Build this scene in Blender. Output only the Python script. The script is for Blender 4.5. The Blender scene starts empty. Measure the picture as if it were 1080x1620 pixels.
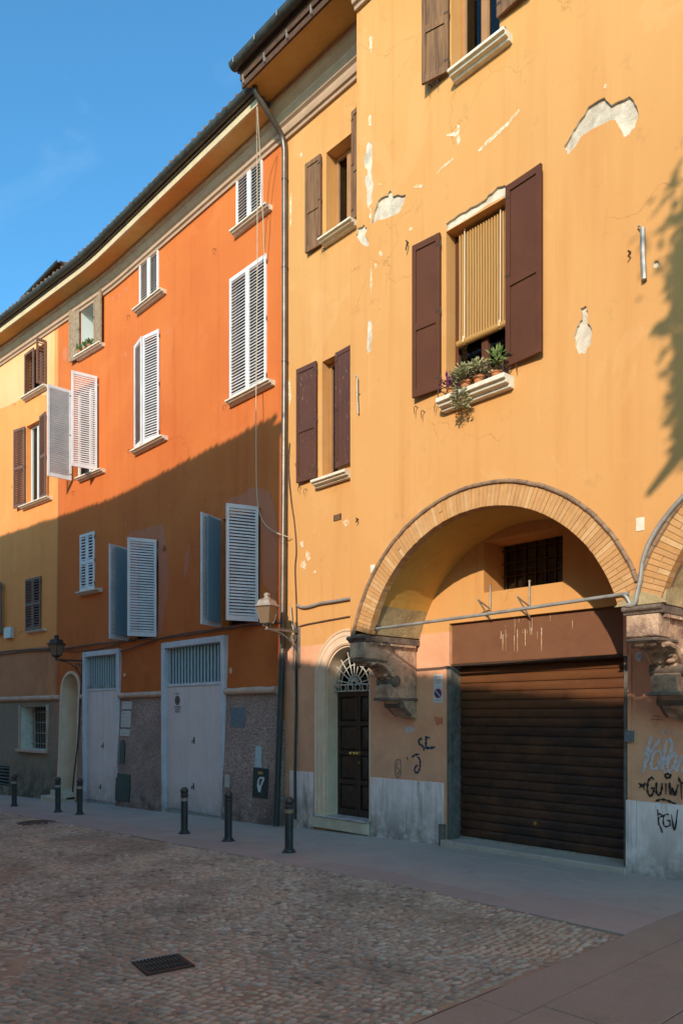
import bpy, bmesh, math, random
import numpy as np
from mathutils import Vector, Matrix
from mathutils.geometry import tessellate_polygon
R = math.radians
rnd = random.Random(7)
C = bpy.context.scene.collection
SC = bpy.context.scene

# ------------------------------------------------------------------ camera, sky, sun, exposure
# World frame: x runs along the facades (to the right), y points into the houses, z is up. The front
# of the right-hand house's ground floor is the plane y = 0.
PHI = math.atan2(1205.0, 1135.0)                 # angle between view direction and the y axis, to the left
CAMP = Vector((7.076, -8.783, 1.90))
FPX = 1205.0
cam_d = bpy.data.cameras.new('camera'); cam = bpy.data.objects.new('camera', cam_d); C.objects.link(cam)
cam.location = CAMP; cam.rotation_euler = (R(90), 0, PHI)
cam_d.sensor_fit = 'HORIZONTAL'; cam_d.sensor_width = 36; cam_d.lens = 36*FPX/1080; cam_d.shift_y = 320/1080
cam_d.clip_start = .05; cam_d.clip_end = 3000
SC.camera = cam
SUN = Vector((.48, -1.0, .45))                    # towards the sun
el = math.atan2(SUN.z, math.hypot(SUN.x, SUN.y))
w = bpy.data.worlds.new('World'); SC.world = w; w.use_nodes = True
wn = w.node_tree; bg = wn.nodes['Background']
sky = wn.nodes.new('ShaderNodeTexSky'); sky.sky_type = 'NISHITA'; sky.sun_disc = False
sky.sun_elevation = el; sky.sun_rotation = math.atan2(SUN.x, SUN.y)
sky.air_density = 1.0; sky.dust_density = 1.0; sky.ozone_density = 3.5; sky.altitude = 50
hs = wn.nodes.new('ShaderNodeMix'); hs.data_type = 'RGBA'; hs.blend_type = 'MULTIPLY'; hs.inputs[0].default_value = 1
hs.inputs[7].default_value = (.43, .84, .90, 1)
wn.links.new(sky.outputs[0], hs.inputs[6]); 
wtc = wn.nodes.new('ShaderNodeTexCoord'); wmp = wn.nodes.new('ShaderNodeMapping'); wmp.inputs['Scale'].default_value = (3, 3, 8); wmp.inputs['Rotation'].default_value = (.3, .5, 0)
wno = wn.nodes.new('ShaderNodeTexNoise'); wno.inputs['Scale'].default_value = 1.1; wno.inputs['Detail'].default_value = 7; wno.inputs['Roughness'].default_value = .55; wno.inputs['Distortion'].default_value = .9
wmr = wn.nodes.new('ShaderNodeMapRange'); wmr.inputs[1].default_value = .56; wmr.inputs[2].default_value = .82; wmr.inputs[4].default_value = .14; wmr.clamp = True
wcl = wn.nodes.new('ShaderNodeMix'); wcl.data_type = 'RGBA'; wcl.inputs[7].default_value = (2.6, 3.6, 4.4, 1)
wn.links.new(wtc.outputs['Generated'], wmp.inputs[0]); wn.links.new(wmp.outputs[0], wno.inputs['Vector']); wn.links.new(wno.outputs[0], wmr.inputs[0])
wn.links.new(wmr.outputs[0], wcl.inputs[0]); wn.links.new(hs.outputs[2], wcl.inputs[6]); wn.links.new(wcl.outputs[2], bg.inputs[0]); bg.inputs[1].default_value = .15
sd = bpy.data.lights.new('sun', 'SUN'); sd.energy = 2.0; sd.angle = R(.5); sd.color = (1, .86, .68)
so = bpy.data.objects.new('sun', sd); C.objects.link(so); so.rotation_euler = SUN.to_track_quat('Z', 'Y').to_euler()
so.location = (5, -20, 20)
vs = SC.view_settings; vs.view_transform = 'Standard'; vs.look = 'None'; vs.exposure = 1.18; vs.gamma = 1; vs.use_curve_mapping = False

# ------------------------------------------------------------------ rays from the photograph onto real planes
FWD = Vector((-math.sin(PHI), math.cos(PHI), 0)); RGT = Vector((math.cos(PHI), math.sin(PHI), 0))
def ray(px, py): return FWD + RGT*((px-540)/FPX) + Vector((0, 0, (1130-py)/FPX))
def on_y(px, py, y):                              # plane y = const
    d = ray(px, py); return CAMP + d*((y-CAMP.y)/d.y)
def on_x(px, py, x):
    d = ray(px, py); return CAMP + d*((x-CAMP.x)/d.x)
def gz(x):                                        # the street falls gently to the left
    return 0.0 if x > 1 else (.028*(x-1) if x > -20 else -.588)
def on_g(px, py):
    z = 0
    for i in range(12):
        d = ray(px, py); p = CAMP + d*((z-CAMP.z)/d.z); z = gz(p.x)
    return p

# wall maps: (u, z) -> y of the face; angle of the face at u
class Wall:
    def __init__(s, f, name): s.f = f; s.name = name
    def y(s, u, z): return s.f(u, z)
    def ang(s, u): return math.atan2(s.f(u+.05, 9)-s.f(u-.05, 9), .1)
    def P(s, u, z, d=0.0):                        # d > 0 goes into the wall
        a = s.ang(u); return Vector((u-math.sin(a)*d, s.f(u, z)+math.cos(a)*d, z))
    def hit(s, px, py, off=0.0):
        y = 0.0
        for i in range(14):
            p = on_y(px, py, y); y = s.f(p.x, p.z)+off
        return p.x, p.z
    def M(s, u, z, d=0.0, th=0.0):
        return Matrix.Translation(s.P(u, z, d)) @ Matrix.Rotation(s.ang(u)+th, 4, 'Z')
YB = -1.13
def bend(u):
    if u > -9.8: return 0.0
    if u < -11.2: return .087*(u+10.5)
    t = (-9.8-u)/1.4; return -.087*.7*t*t
def batter(z):
    if z > 7.5: return 0.0
    if z > 3.0: return -.05*(7.5-z)/4.5
    return -.05-.14*(3.0-z)/3.0
WA = Wall(lambda u, z: 0.0, 'A'); WB = Wall(lambda u, z: YB, 'B'); WC = Wall(lambda u, z: bend(u)+batter(z), 'C')

# ------------------------------------------------------------------ mesh helpers
class MB:
    def __init__(s): s.v = []; s.f = []; s.mi = []; s.m = 0
    def add(s, vs, fs, M=None):
        o = len(s.v)
        s.v += [tuple(M @ Vector(p)) for p in vs] if M is not None else [tuple(p) for p in vs]
        s.f += [tuple(i+o for i in f) for f in fs]; s.mi += [s.m]*len(fs); return s
    def box(s, x0, x1, y0, y1, z0, z1, M=None):
        return s.add([(x0,y0,z0),(x1,y0,z0),(x1,y1,z0),(x0,y1,z0),(x0,y0,z1),(x1,y0,z1),(x1,y1,z1),(x0,y1,z1)],
                     [(0,3,2,1),(4,5,6,7),(0,1,5,4),(1,2,6,5),(2,3,7,6),(3,0,4,7)], M)
    def cbox(s, x0, x1, y0, y1, z0, z1, c=.01, M=None):      # box with a chamfered front (low y) edge
        v = [(x0,y1,z0),(x1,y1,z0),(x1,y1,z1),(x0,y1,z1),(x0,y0+c,z0),(x1,y0+c,z0),(x1,y0+c,z1),(x0,y0+c,z1),
             (x0+c,y0,z0+c),(x1-c,y0,z0+c),(x1-c,y0,z1-c),(x0+c,y0,z1-c)]
        return s.add(v, [(0,3,2,1),(0,1,5,4),(1,2,6,5),(2,3,7,6),(3,0,4,7),(4,5,9,8),(5,6,10,9),(6,7,11,10),(7,4,8,11),(8,9,10,11)], M)
    def tube(s, pts, r, n=8, M=None, cap=True):
        pts = [Vector(p) for p in pts]; rr = r if isinstance(r, (list, tuple)) else [r]*len(pts)
        vs = []; up = Vector((0,0,1)); prev = None
        for i, p in enumerate(pts):
            t = (pts[min(i+1,len(pts)-1)]-pts[max(i-1,0)])
            t = t.normalized() if t.length > 1e-9 else Vector((0,0,1))
            if prev is None: a = t.orthogonal().normalized()
            else:
                a = prev - t*prev.dot(t); a = a.normalized() if a.length > 1e-6 else t.orthogonal().normalized()
            prev = a; b = t.cross(a)
            for k in range(n):
                q = 2*math.pi*k/n; vs.append(p + (a*math.cos(q)+b*math.sin(q))*rr[i])
        fs = [(i*n+k, i*n+(k+1)%n, (i+1)*n+(k+1)%n, (i+1)*n+k) for i in range(len(pts)-1) for k in range(n)]
        if cap: fs += [tuple(range(n-1,-1,-1)), tuple(range((len(pts)-1)*n, len(pts)*n))]
        return s.add(vs, fs, M)
    def lathe(s, prof, n=16, M=None):              # prof: (r, z)
        vs = []; fs = []
        for r, z in prof:
            for k in range(n): vs.append((r*math.cos(2*math.pi*k/n), r*math.sin(2*math.pi*k/n), z))
        for i in range(len(prof)-1):
            for k in range(n): fs.append((i*n+k, i*n+(k+1)%n, (i+1)*n+(k+1)%n, (i+1)*n+k))
        fs += [tuple(range(n-1,-1,-1)), tuple(range((len(prof)-1)*n, len(prof)*n))]
        return s.add(vs, fs, M)
    def prism(s, poly, a, b, M=None, axis='y'):    # poly in (x,z) extruded along y, or (y,z) along x
        n = len(poly)
        P = (lambda p, t: (p[0], t, p[1])) if axis == 'y' else (lambda p, t: (t, p[0], p[1]))
        vs = [P(p, a) for p in poly]+[P(p, b) for p in poly]
        tri = tessellate_polygon([[Vector((p[0], p[1], 0)) for p in poly]])
        fs = [tuple(t) for t in tri]+[tuple(i+n for i in reversed(t)) for t in tri]
        fs += [(i, (i+1) % n, (i+1) % n+n, i+n) for i in range(n)]
        return s.add(vs, fs, M)
    def sphere(s, c, r, n=12, m=8, M=None, sc=(1,1,1)):
        vs = [(c[0], c[1], c[2]-r*sc[2])]
        for j in range(1, m):
            t = math.pi*j/m
            for k in range(n): vs.append((c[0]+r*sc[0]*math.sin(t)*math.cos(2*math.pi*k/n), c[1]+r*sc[1]*math.sin(t)*math.sin(2*math.pi*k/n), c[2]-r*sc[2]*math.cos(t)))
        vs.append((c[0], c[1], c[2]+r*sc[2])); L = len(vs)-1
        fs = [(0, 1+(k+1)%n, 1+k) for k in range(n)]
        for j in range(m-2):
            for k in range(n): fs.append((1+j*n+k, 1+j*n+(k+1)%n, 1+(j+1)*n+(k+1)%n, 1+(j+1)*n+k))
        fs += [(1+(m-2)*n+k, 1+(m-2)*n+(k+1)%n, L) for k in range(n)]
        return s.add(vs, fs, M)
    def mesh(s, name, mats, smooth=False, fix=True):
        me = bpy.data.meshes.new(name); me.from_pydata(s.v, [], s.f)
        for m in (mats if isinstance(mats, (list, tuple)) else [mats]): me.materials.append(m)
        if max(s.mi, default=0): me.polygons.foreach_set('material_index', s.mi)
        if fix:
            bm = bmesh.new(); bm.from_mesh(me); bmesh.ops.recalc_face_normals(bm, faces=bm.faces); bm.to_mesh(me); bm.free()
        if smooth:
            me.polygons.foreach_set('use_smooth', [True]*len(me.polygons)); me.set_sharp_from_angle(angle=R(38))
        me.update(); return me
def link(name, me, parent=None, M=None, bevel=0, world=True):
    o = bpy.data.objects.new(name, me); C.objects.link(o)
    if parent is not None:
        o.parent = parent
        if world:
            pm = parent['_o'] if '_o' in parent else None
            off = Vector(parent['_w'])
            if M is None: o.location = -off
            else: o.matrix_local = Matrix.Translation(-off) @ M
    elif M is not None: o.matrix_world = M
    o['_w'] = [0., 0., 0.]
    if bevel:
        b = o.modifiers.new('bevel', 'BEVEL'); b.width = bevel; b.segments = 2; b.limit_method = 'ANGLE'; b.angle_limit = R(40)
    return o
def part(name, mb, mats, parent, M=None, smooth=False, bevel=0, fix=True, kind=None, label=None):
    o = link(name, mb.mesh(name, mats, smooth, fix), parent, M, bevel)
    if kind: o['kind'] = kind
    if label: o['label'] = label
    return o
# a part built with a matrix M has its own frame: its children are placed in that frame
def sub(name, mb_or_me, mats, parent, L=None, smooth=False, bevel=0, kind=None, fix=True, label=None):
    me = mb_or_me if isinstance(mb_or_me, bpy.types.Mesh) else mb_or_me.mesh(name, mats, smooth, fix)
    o = bpy.data.objects.new(name, me); C.objects.link(o); o.parent = parent
    if L is not None: o.matrix_local = L
    if bevel:
        b = o.modifiers.new('bevel', 'BEVEL'); b.width = bevel; b.segments = 1; b.limit_method = 'ANGLE'
    if kind: o['kind'] = kind
    if label: o['label'] = label
    return o
def tag(o, label, cat=None, group=None, kind=None):
    if label: o['label'] = label
    if cat: o['category'] = cat
    if group: o['group'] = group
    if kind: o['kind'] = kind
    return o
def thing(name, loc, label, cat, group=None, rotz=0):
    o = bpy.data.objects.new(name, None); C.objects.link(o); o.location = loc; o.rotation_euler = (0, 0, rotz)
    o.empty_display_size = .2; o['_w'] = list(loc); return tag(o, label, cat, group)
def solo(name, mb, mats, label, cat, group=None, smooth=False, bevel=0, origin=None, fix=True):
    me = mb.mesh(name, mats, smooth, fix)
    o = bpy.data.objects.new(name, me); C.objects.link(o)
    if origin is not None:
        me.transform(Matrix.Translation(-Vector(origin))); o.location = origin
    if bevel:
        b = o.modifiers.new('bevel', 'BEVEL'); b.width = bevel; b.segments = 2; b.limit_method = 'ANGLE'
    return tag(o, label, cat, group)

# ------------------------------------------------------------------ materials
def lin(r, g, b): return tuple(((c/255+.055)/1.055)**2.4 if c > 10 else c/255/12.92 for c in (r, g, b))+(1,)
class NT:
    def __init__(s, name):
        s.m = bpy.data.materials.new(name); s.m.use_nodes = True; s.n = s.m.node_tree.nodes; s.l = s.m.node_tree.links
        s.b = s.n['Principled BSDF']; s.tc = s.n.new('ShaderNodeNewGeometry')
    def pos(s, scale=(1,1,1), obj=False):
        mp = s.n.new('ShaderNodeMapping'); mp.inputs['Scale'].default_value = scale
        if obj:
            t = s.n.new('ShaderNodeTexCoord'); s.l.new(t.outputs['Object'], mp.inputs[0])
        else: s.l.new(s.tc.outputs['Position'], mp.inputs[0])
        return mp.outputs[0]
    def noise(s, scale, detail=4, rough=.55, vec=None, dist=0):
        t = s.n.new('ShaderNodeTexNoise'); t.inputs['Scale'].default_value = scale; t.inputs['Detail'].default_value = detail
        t.inputs['Roughness'].default_value = rough; t.inputs['Distortion'].default_value = dist
        s.l.new(vec if vec is not None else s.pos(), t.inputs['Vector']); return t.outputs[0]
    def ramp(s, v, lo, hi, a=0., b=1.):
        t = s.n.new('ShaderNodeMapRange'); t.inputs[1].default_value = lo; t.inputs[2].default_value = hi
        t.inputs[3].default_value = a; t.inputs[4].default_value = b; t.clamp = True
        s.l.new(v, t.inputs[0]); return t.outputs[0]
    def mix(s, f, a, b, mode='MIX'):
        t = s.n.new('ShaderNodeMix'); t.data_type = 'RGBA'; t.blend_type = mode
        for i, x in ((0, f), (6, a), (7, b)):
            if hasattr(x, 'links') or hasattr(x, 'is_linked'): s.l.new(x, t.inputs[i])
            else: t.inputs[i].default_value = x
        return t.outputs[2]
    def math(s, op, a, b=0.):
        t = s.n.new('ShaderNodeMath'); t.operation = op
        for i, x in ((0, a), (1, b)):
            if hasattr(x, 'is_linked'): s.l.new(x, t.inputs[i])
            else: t.inputs[i].default_value = x
        return t.outputs[0]
    def sep(s, ax):
        t = s.n.new('ShaderNodeSeparateXYZ'); s.l.new(s.tc.outputs['Position'], t.inputs[0]); return t.outputs[ax]
    def bump(s, h, strength=.3, dist=.01):
        t = s.n.new('ShaderNodeBump'); t.inputs['Strength'].default_value = strength; t.inputs['Distance'].default_value = dist
        s.l.new(h, t.inputs['Height']); s.l.new(t.outputs[0], s.b.inputs['Normal'])
    def out(s, col, rough=.9, metal=0, spec=.3):
        if hasattr(col, 'is_linked'): s.l.new(col, s.b.inputs['Base Color'])
        else: s.b.inputs['Base Color'].default_value = col
        if hasattr(rough, 'is_linked'): s.l.new(rough, s.b.inputs['Roughness'])
        else: s.b.inputs['Roughness'].default_value = rough
        s.b.inputs['Metallic'].default_value = metal; s.b.inputs['Specular IOR Level'].default_value = spec
        return s.m
def rgb(r, g, b): return (r, g, b, 1)

def plaster(name, c, c2, stain=rgb(.12,.08,.05), low=None, lowz=3.2, grime=.35, bump=.10):
    t = NT(name)
    big = t.ramp(t.noise(.55, 5, .6), .35, .68)
    col = t.mix(big, c, c2)
    st = t.noise(1.0, 5, .62, t.pos((3.2, 3.2, .22)))                       # vertical streaks
    col = t.mix(t.ramp(st, .52, .78, 0, .30), col, c2, 'MULTIPLY')
    col = t.mix(t.ramp(t.noise(.22, 4, .6, t.pos((1,1,.6))), .38, .62, 0, .45), col, rgb(c[0]*.86, c[1]*.80, c[2]*.75))
    st2 = t.noise(1.0, 6, .7, t.pos((6, 6, .16)))
    col = t.mix(t.ramp(st2, .56, .72, 0, .28), col, rgb(c[0]*.62, c[1]*.58, c[2]*.55))
    st3 = t.noise(1.3, 6, .7, t.pos((5, 5, .2)))
    col = t.mix(t.ramp(st3, .60, .74, 0, .25), col, rgb(min(1,c[0]*1.2), min(1,c[1]*1.35), min(1,c[2]*1.8)))
    fine = t.noise(14, 6, .7)
    col = t.mix(t.ramp(fine, .3, .75, 0, .10), col, rgb(c[0]*.9, c[1]*.84, c[2]*.8))
    blot = t.noise(3.1, 6, .72)
    col = t.mix(t.ramp(blot, .60, .75, 0, .22), col, stain)
    pale = t.noise(2.1, 7, .75, t.pos((1, 1, .8)), 1.2)
    col = t.mix(t.ramp(pale, .66, .74, 0, .35), col, rgb(min(1,c[0]*1.25), min(1,c[1]*1.35), min(1,c[2]*1.7)))
    if low is not None:
        zz = t.math('ADD', t.sep(2), t.math('MULTIPLY', t.noise(1.7, 4), .05))
        f = t.ramp(zz, lowz-.01, lowz+.03, 1, 0)
        lc = t.mix(t.ramp(t.noise(1.3, 6, .65), .35, .7), low, rgb(low[0]*.78, low[1]*.72, low[2]*.7))
        lc = t.mix(t.ramp(t.noise(7, 6, .75), .55, .72, 0, .4), lc, rgb(low[0]*1.15, low[1]*1.25, low[2]*1.35))
        col = t.mix(f, col, lc)
    vo = t.n.new('ShaderNodeTexVoronoi'); vo.feature = 'DISTANCE_TO_EDGE'; vo.inputs['Scale'].default_value = .8
    va = t.n.new('ShaderNodeVectorMath'); va.operation = 'MULTIPLY_ADD'; nn = t.n.new('ShaderNodeTexNoise'); nn.inputs['Scale'].default_value = 2.2; nn.inputs['Detail'].default_value = 6
    t.l.new(t.pos(), nn.inputs['Vector']); t.l.new(nn.outputs[1], va.inputs[0]); va.inputs[1].default_value = (.7, .7, .7); t.l.new(t.pos(), va.inputs[2]); t.l.new(va.outputs[0], vo.inputs['Vector'])
    cr = t.math('MULTIPLY', t.ramp(vo.outputs['Distance'], .001, .006, 1, 0), t.ramp(t.noise(.6, 3), .55, .62))
    col = t.mix(t.math('MULTIPLY', cr, .45), col, rgb(c[0]*.4, c[1]*.35, c[2]*.3))
    rep = t.ramp(t.noise(.55, 7, .62, t.pos((1, 1, .9)), .8), .575, .60); col = t.mix(t.math('MULTIPLY', rep, .16), col, rgb(min(1, c[0]*1.1), min(1, c[1]*1.25), min(1, c[2]*1.6)))
    g = t.math('MULTIPLY', t.ramp(t.sep(2), .1, 1.6, 1, 0), t.ramp(t.noise(2.2, 6, .7), .35, .65))
    col = t.mix(t.math('MULTIPLY', g, grime), col, rgb(.10,.08,.065))
    h = t.math('ADD', t.math('MULTIPLY', t.noise(55, 5, .6), .35), t.math('MULTIPLY', t.noise(3.5, 4, .5), 1.6))
    t.bump(h, bump, .02)
    return t.out(col, .93, 0, .15)
def rough_mat(name, c, c2, scale=6, bump=.5, bscale=30, rough=.9, metal=0, spec=.3, obj=False, stretch=(1,1,1), dist=.01, lo=.35, hi=.65, vor=None):
    t = NT(name); v = t.pos(stretch, obj)
    col = t.mix(t.ramp(t.noise(scale, 6, .68, v), lo, hi), c, c2)
    col = t.mix(t.ramp(t.noise(scale*5, 5, .7, v), .55, .8, 0, .35), col, rgb(c[0]*.5, c[1]*.5, c[2]*.5))
    t.bump(t.noise(bscale, 5, .65, v), bump, dist)
    return t.out(col, rough, metal, spec)
BIG = [0]
def random_tint(name, cols, bump=.4, bscale=40, rough=.9, amt=.0, spec=.25):   # colour differs from piece to piece
    t = NT(name); oi = t.n.new('ShaderNodeObjectInfo'); cr = t.n.new('ShaderNodeValToRGB')
    cr.color_ramp.interpolation = 'LINEAR'
    el = cr.color_ramp.elements; el[0].color = cols[0]; el[0].position = 0; el[1].color = cols[-1]; el[1].position = 1
    for i, c in enumerate(cols[1:-1]): e = el.new((i+1)/(len(cols)-1)); e.color = c
    t.l.new(oi.outputs['Random'], cr.inputs[0]); col = cr.outputs[0]
    col = t.mix(t.ramp(t.noise(9, 6, .7), .4, .75, 0, .45), col, rgb(cols[0][0]*.55, cols[0][1]*.55, cols[0][2]*.55))
    if 'cobble' in name: col = t.mix(t.ramp(t.noise(.8, 5, .65), .46, .66, 0, .6), col, rgb(cols[0][0]*.5, cols[0][1]*.48, cols[0][2]*.48)); col = t.mix(t.ramp(t.noise(1.1, 5, .65, t.pos((1,1,1)), .6), .52, .68, 0, .55), col, rgb(cols[0][0]*1.6, cols[0][1]*1.45, cols[0][2]*1.35))
    t.bump(t.noise(bscale, 5, .7), bump, .008)
    return t.out(col, rough, 0, spec)
def island_tint(name, cols, bump=.4, bscale=40, rough=.9, spec=.25):
    m = random_tint(name, cols, bump, bscale, rough, 0, spec); nt = m.node_tree
    oi = [n for n in nt.nodes if n.bl_idname == 'ShaderNodeObjectInfo'][0]; g = [n for n in nt.nodes if n.bl_idname == 'ShaderNodeNewGeometry'][0]
    cr = [n for n in nt.nodes if n.bl_idname == 'ShaderNodeValToRGB'][0]
    nt.links.new(g.outputs['Random Per Island'], cr.inputs[0]); return m
def flat(name, c, rough=.6, metal=0, spec=.4): return NT(name).out(c, rough, metal, spec)
def chipped(name, c, chip, lo=.62, hi=.66, scale=18, stretch=(1,1,.35), rough=.6, bump=.3, c2=None, spec=.35):
    t = NT(name); v = t.pos(stretch)
    base = t.mix(t.ramp(t.noise(3, 5, .6), .3, .7), c, c2 or rgb(c[0]*.8, c[1]*.8, c[2]*.8))
    n = t.noise(scale, 7, .75, v)
    col = t.mix(t.ramp(n, lo, hi), base, chip)
    if 'door' in name or 'frame_paint' in name:
        g = t.math('MULTIPLY', t.ramp(t.sep(2), -.3, .5, 1, 0), t.ramp(t.noise(4, 6, .7), .3, .6)); col = t.mix(t.math('MULTIPLY', g, .6), col, rgb(.16,.12,.09))
        col = t.mix(t.ramp(t.noise(1, 6, .7, t.pos((9, 9, .5))), .5, .75, 0, .35), col, rgb(c[0]*.6, c[1]*.58, c[2]*.55))
    t.bump(t.math('SUBTRACT', t.noise(60, 3, .6, t.pos((1,1,.12))), t.math('MULTIPLY', t.ramp(n, lo, hi), .5)), bump, .006)
    return t.out(col, rough, 0, spec)

M = {}
M['ochre'] = plaster('ochre_plaster', rgb(.66,.342,.126), rgb(.63,.312,.106), low=rgb(.80,.405,.235), lowz=3.12, grime=.5)
M['ochre_up'] = plaster('ochre_plaster_upper', rgb(.66,.335,.122), rgb(.63,.305,.102))
M['orange'] = plaster('orange_plaster', rgb(.63,.176,.046), rgb(.56,.134,.035), low=rgb(.58,.150,.036), lowz=3.55, grime=0)
M['yellow'] = plaster('yellow_plaster', rgb(.88,.345,.110), rgb(.83,.30,.09), low=rgb(.56,.25,.12), lowz=3.78, grime=0)
M['pale_y'] = plaster('pale_yellow_plaster', rgb(.84,.48,.24), rgb(.82,.43,.19))
M['faded'] = plaster('faded_plaster', rgb(.56,.20,.11), rgb(.62,.17,.07))
M['vault'] = plaster('vault_plaster', rgb(.70,.41,.10), rgb(.60,.34,.085), stain=rgb(.1,.07,.03))
M['opp'] = plaster('far_side_plaster', rgb(.84,.62,.40), rgb(.80,.57,.35))
def stucco():
    t = NT('rough_stucco'); v = t.n.new('ShaderNodeTexVoronoi'); v.inputs['Scale'].default_value = 30
    t.l.new(t.pos(), v.inputs['Vector'])
    col = t.mix(t.ramp(t.noise(24, 6, .75), .38, .66), rgb(.32,.195,.155), rgb(.78,.55,.46))
    col = t.mix(t.ramp(t.noise(.9, 5, .6), .4, .65, 0, .5), col, rgb(.24,.17,.13))
    col = t.mix(t.ramp(t.sep(0), -12.3, -12.1, .75, 0), col, rgb(.34,.27,.18))
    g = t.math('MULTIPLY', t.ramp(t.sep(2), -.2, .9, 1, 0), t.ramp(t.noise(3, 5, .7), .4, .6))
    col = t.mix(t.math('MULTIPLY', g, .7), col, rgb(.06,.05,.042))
    h = t.math('ADD', t.noise(26, 6, .75), t.math('MULTIPLY', v.outputs['Distance'], .8))
    t.bump(h, 1.0, .045); return t.out(col, .97, 0, .1)
M['stucco'] = stucco()
M['cream_stone'] = rough_mat('cream_stone', rgb(.62,.52,.38), rgb(.48,.38,.26), 5, .3, 30)
M['sill'] = rough_mat('sill_stone', rgb(.80,.73,.60), rgb(.64,.56,.43), 8, .3, 40)
M['string'] = rough_mat('string_course', rgb(.68,.46,.34), rgb(.52,.33,.24), 4, .3, 30)
M['surround'] = rough_mat('door_surround', rgb(.78,.57,.40), rgb(.68,.48,.33), 3, .15, 30)
M['corbel'] = rough_mat('weathered_sandstone', rgb(.66,.43,.28), rgb(.30,.185,.13), 4.2, .9, 26, dist=.03, lo=.42, hi=.62)
M['corbel_dark'] = rough_mat('blackened_sandstone', rgb(.24,.17,.13), rgb(.095,.072,.06), 5, .9, 30, dist=.02)
M['masonry'] = rough_mat('old_masonry', rgb(.50,.38,.20), rgb(.33,.24,.13), 5, .7, 22, dist=.03)
M['brick'] = random_tint('arch_brick', [rgb(.54,.27,.10), rgb(.60,.32,.13), rgb(.56,.29,.12), rgb(.66,.40,.19), rgb(.50,.25,.10)], .5, 50)
M['brick_dark'] = rough_mat('brick_underside', rgb(.34,.20,.10), rgb(.18,.11,.07), 8, .8, 40)
M['mortar'] = rough_mat('mortar', rgb(.62,.42,.24), rgb(.52,.34,.19), 9, .5, 50)
M['label_m'] = rough_mat('arch_moulding', rgb(.36,.22,.13), rgb(.20,.125,.08), 9, .6, 40)
M['chip'] = rough_mat('bare_render', rgb(.84,.72,.56), rgb(.42,.33,.25), 5, .9, 40, dist=.012, lo=.3, hi=.7)
M['whitewash'] = rough_mat('white_scrape', rgb(.78,.66,.50), rgb(.66,.38,.17), 16, .4, 60, lo=.42, hi=.56)
M['marble'] = None
def marble():
    t = NT('stained_marble'); oi = t.n.new('ShaderNodeObjectInfo')
    col = t.mix(t.ramp(t.noise(4, 6, .7, t.pos((1.5,1.5,.5))), .35, .7), rgb(.90,.74,.69), rgb(.72,.57,.52))
    col = t.mix(t.ramp(t.noise(1.6, 6, .7, t.pos((3.5,3.5,.35)), 1), .50, .70, 0, .8), col, rgb(.27,.22,.16))
    g = t.math('MULTIPLY', t.ramp(t.sep(2), -.1, .75, 1, 0), t.ramp(t.noise(2.6, 6, .7), .33, .55))
    col = t.mix(t.math('MULTIPLY', g, .85), col, rgb(.11,.09,.065))
    t.bump(t.noise(30, 5, .7), .3, .01); return t.out(col, .6, 0, .35)
M['marble'] = marble()
M['white'] = chipped('white_shutter_paint', rgb(.78,.73,.72), rgb(.42,.38,.37), .72, .76, 20, rough=.55)
M['grey_door'] = chipped('grey_door_paint', rgb(.74,.60,.555), rgb(.44,.33,.28), .70, .8, 8, (1,1,.4), .55, .12, rgb(.68,.55,.51))
M['grey_frame'] = chipped('grey_frame_paint', rgb(.66,.62,.64), rgb(.40,.34,.32), .70, .76, 14, rough=.55)
M['storm'] = flat('storm_panel_paint', rgb(.24,.36,.42), .45)
M['grille'] = flat('grille_paint', rgb(.42,.50,.50), .5)
M['brown'] = chipped('brown_shutter_paint', rgb(.115,.040,.020), rgb(.20,.11,.07), .70, .75, 30, rough=.6, bump=.12, spec=.2)
M['brown_flake'] = chipped('flaking_brown_paint', rgb(.11,.042,.024), rgb(.50,.36,.26), .62, .66, 34, (1,1,.3), .5)
M['wood_old'] = rough_mat('bare_old_wood', rgb(.27,.135,.065), rgb(.12,.062,.038), 7, .7, 40, stretch=(3,3,.25), dist=.01)
M['wood_grey'] = rough_mat('silvered_wood', rgb(.44,.31,.20), rgb(.20,.13,.085), 16, .8, 50, stretch=(2,2,.8), dist=.012)
M['mauve'] = chipped('mauve_shutter_paint', rgb(.19,.095,.065), rgb(.3,.2,.14), .70, .76, 20, rough=.6)
M['tawny'] = chipped('tawny_window_wood', rgb(.42,.20,.08), rgb(.2,.1,.05), .66, .7, 20, rough=.5)
M['lightframe'] = flat('pale_window_paint', rgb(.62,.64,.62), .45)
M['door_wood'] = rough_mat('dark_door_wood', rgb(.050,.028,.019), rgb(.022,.013,.010), 6, .4, 40, .42, stretch=(3,3,.3), spec=.5)
M['slat_brown'] = None
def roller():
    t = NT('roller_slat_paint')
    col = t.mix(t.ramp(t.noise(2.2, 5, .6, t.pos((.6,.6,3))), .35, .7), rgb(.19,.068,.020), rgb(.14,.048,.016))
    g = t.math('MULTIPLY', t.ramp(t.sep(2), 1.75, 2.25, 1, .35), t.ramp(t.noise(2.0, 6, .75, t.pos((1,1,1.6))), .3, .6, .5, 1))  # mottled grime, plus the cast shade on the lower slats put into the colour
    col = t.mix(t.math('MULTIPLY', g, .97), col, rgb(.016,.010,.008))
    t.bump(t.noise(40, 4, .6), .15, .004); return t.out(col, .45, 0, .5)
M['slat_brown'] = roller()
M['header'] = rough_mat('header_panel_paint', rgb(.20,.085,.043), rgb(.165,.070,.036), 3, .15, 40, .6)
M['gutter'] = rough_mat('gutter_metal', rgb(.085,.085,.075), rgb(.05,.048,.042), 6, .2, 30, .45, .4)
M['pipe'] = rough_mat('downpipe_metal', rgb(.20,.16,.13), rgb(.12,.095,.08), 3, .15, 30, .38, .55)
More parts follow.
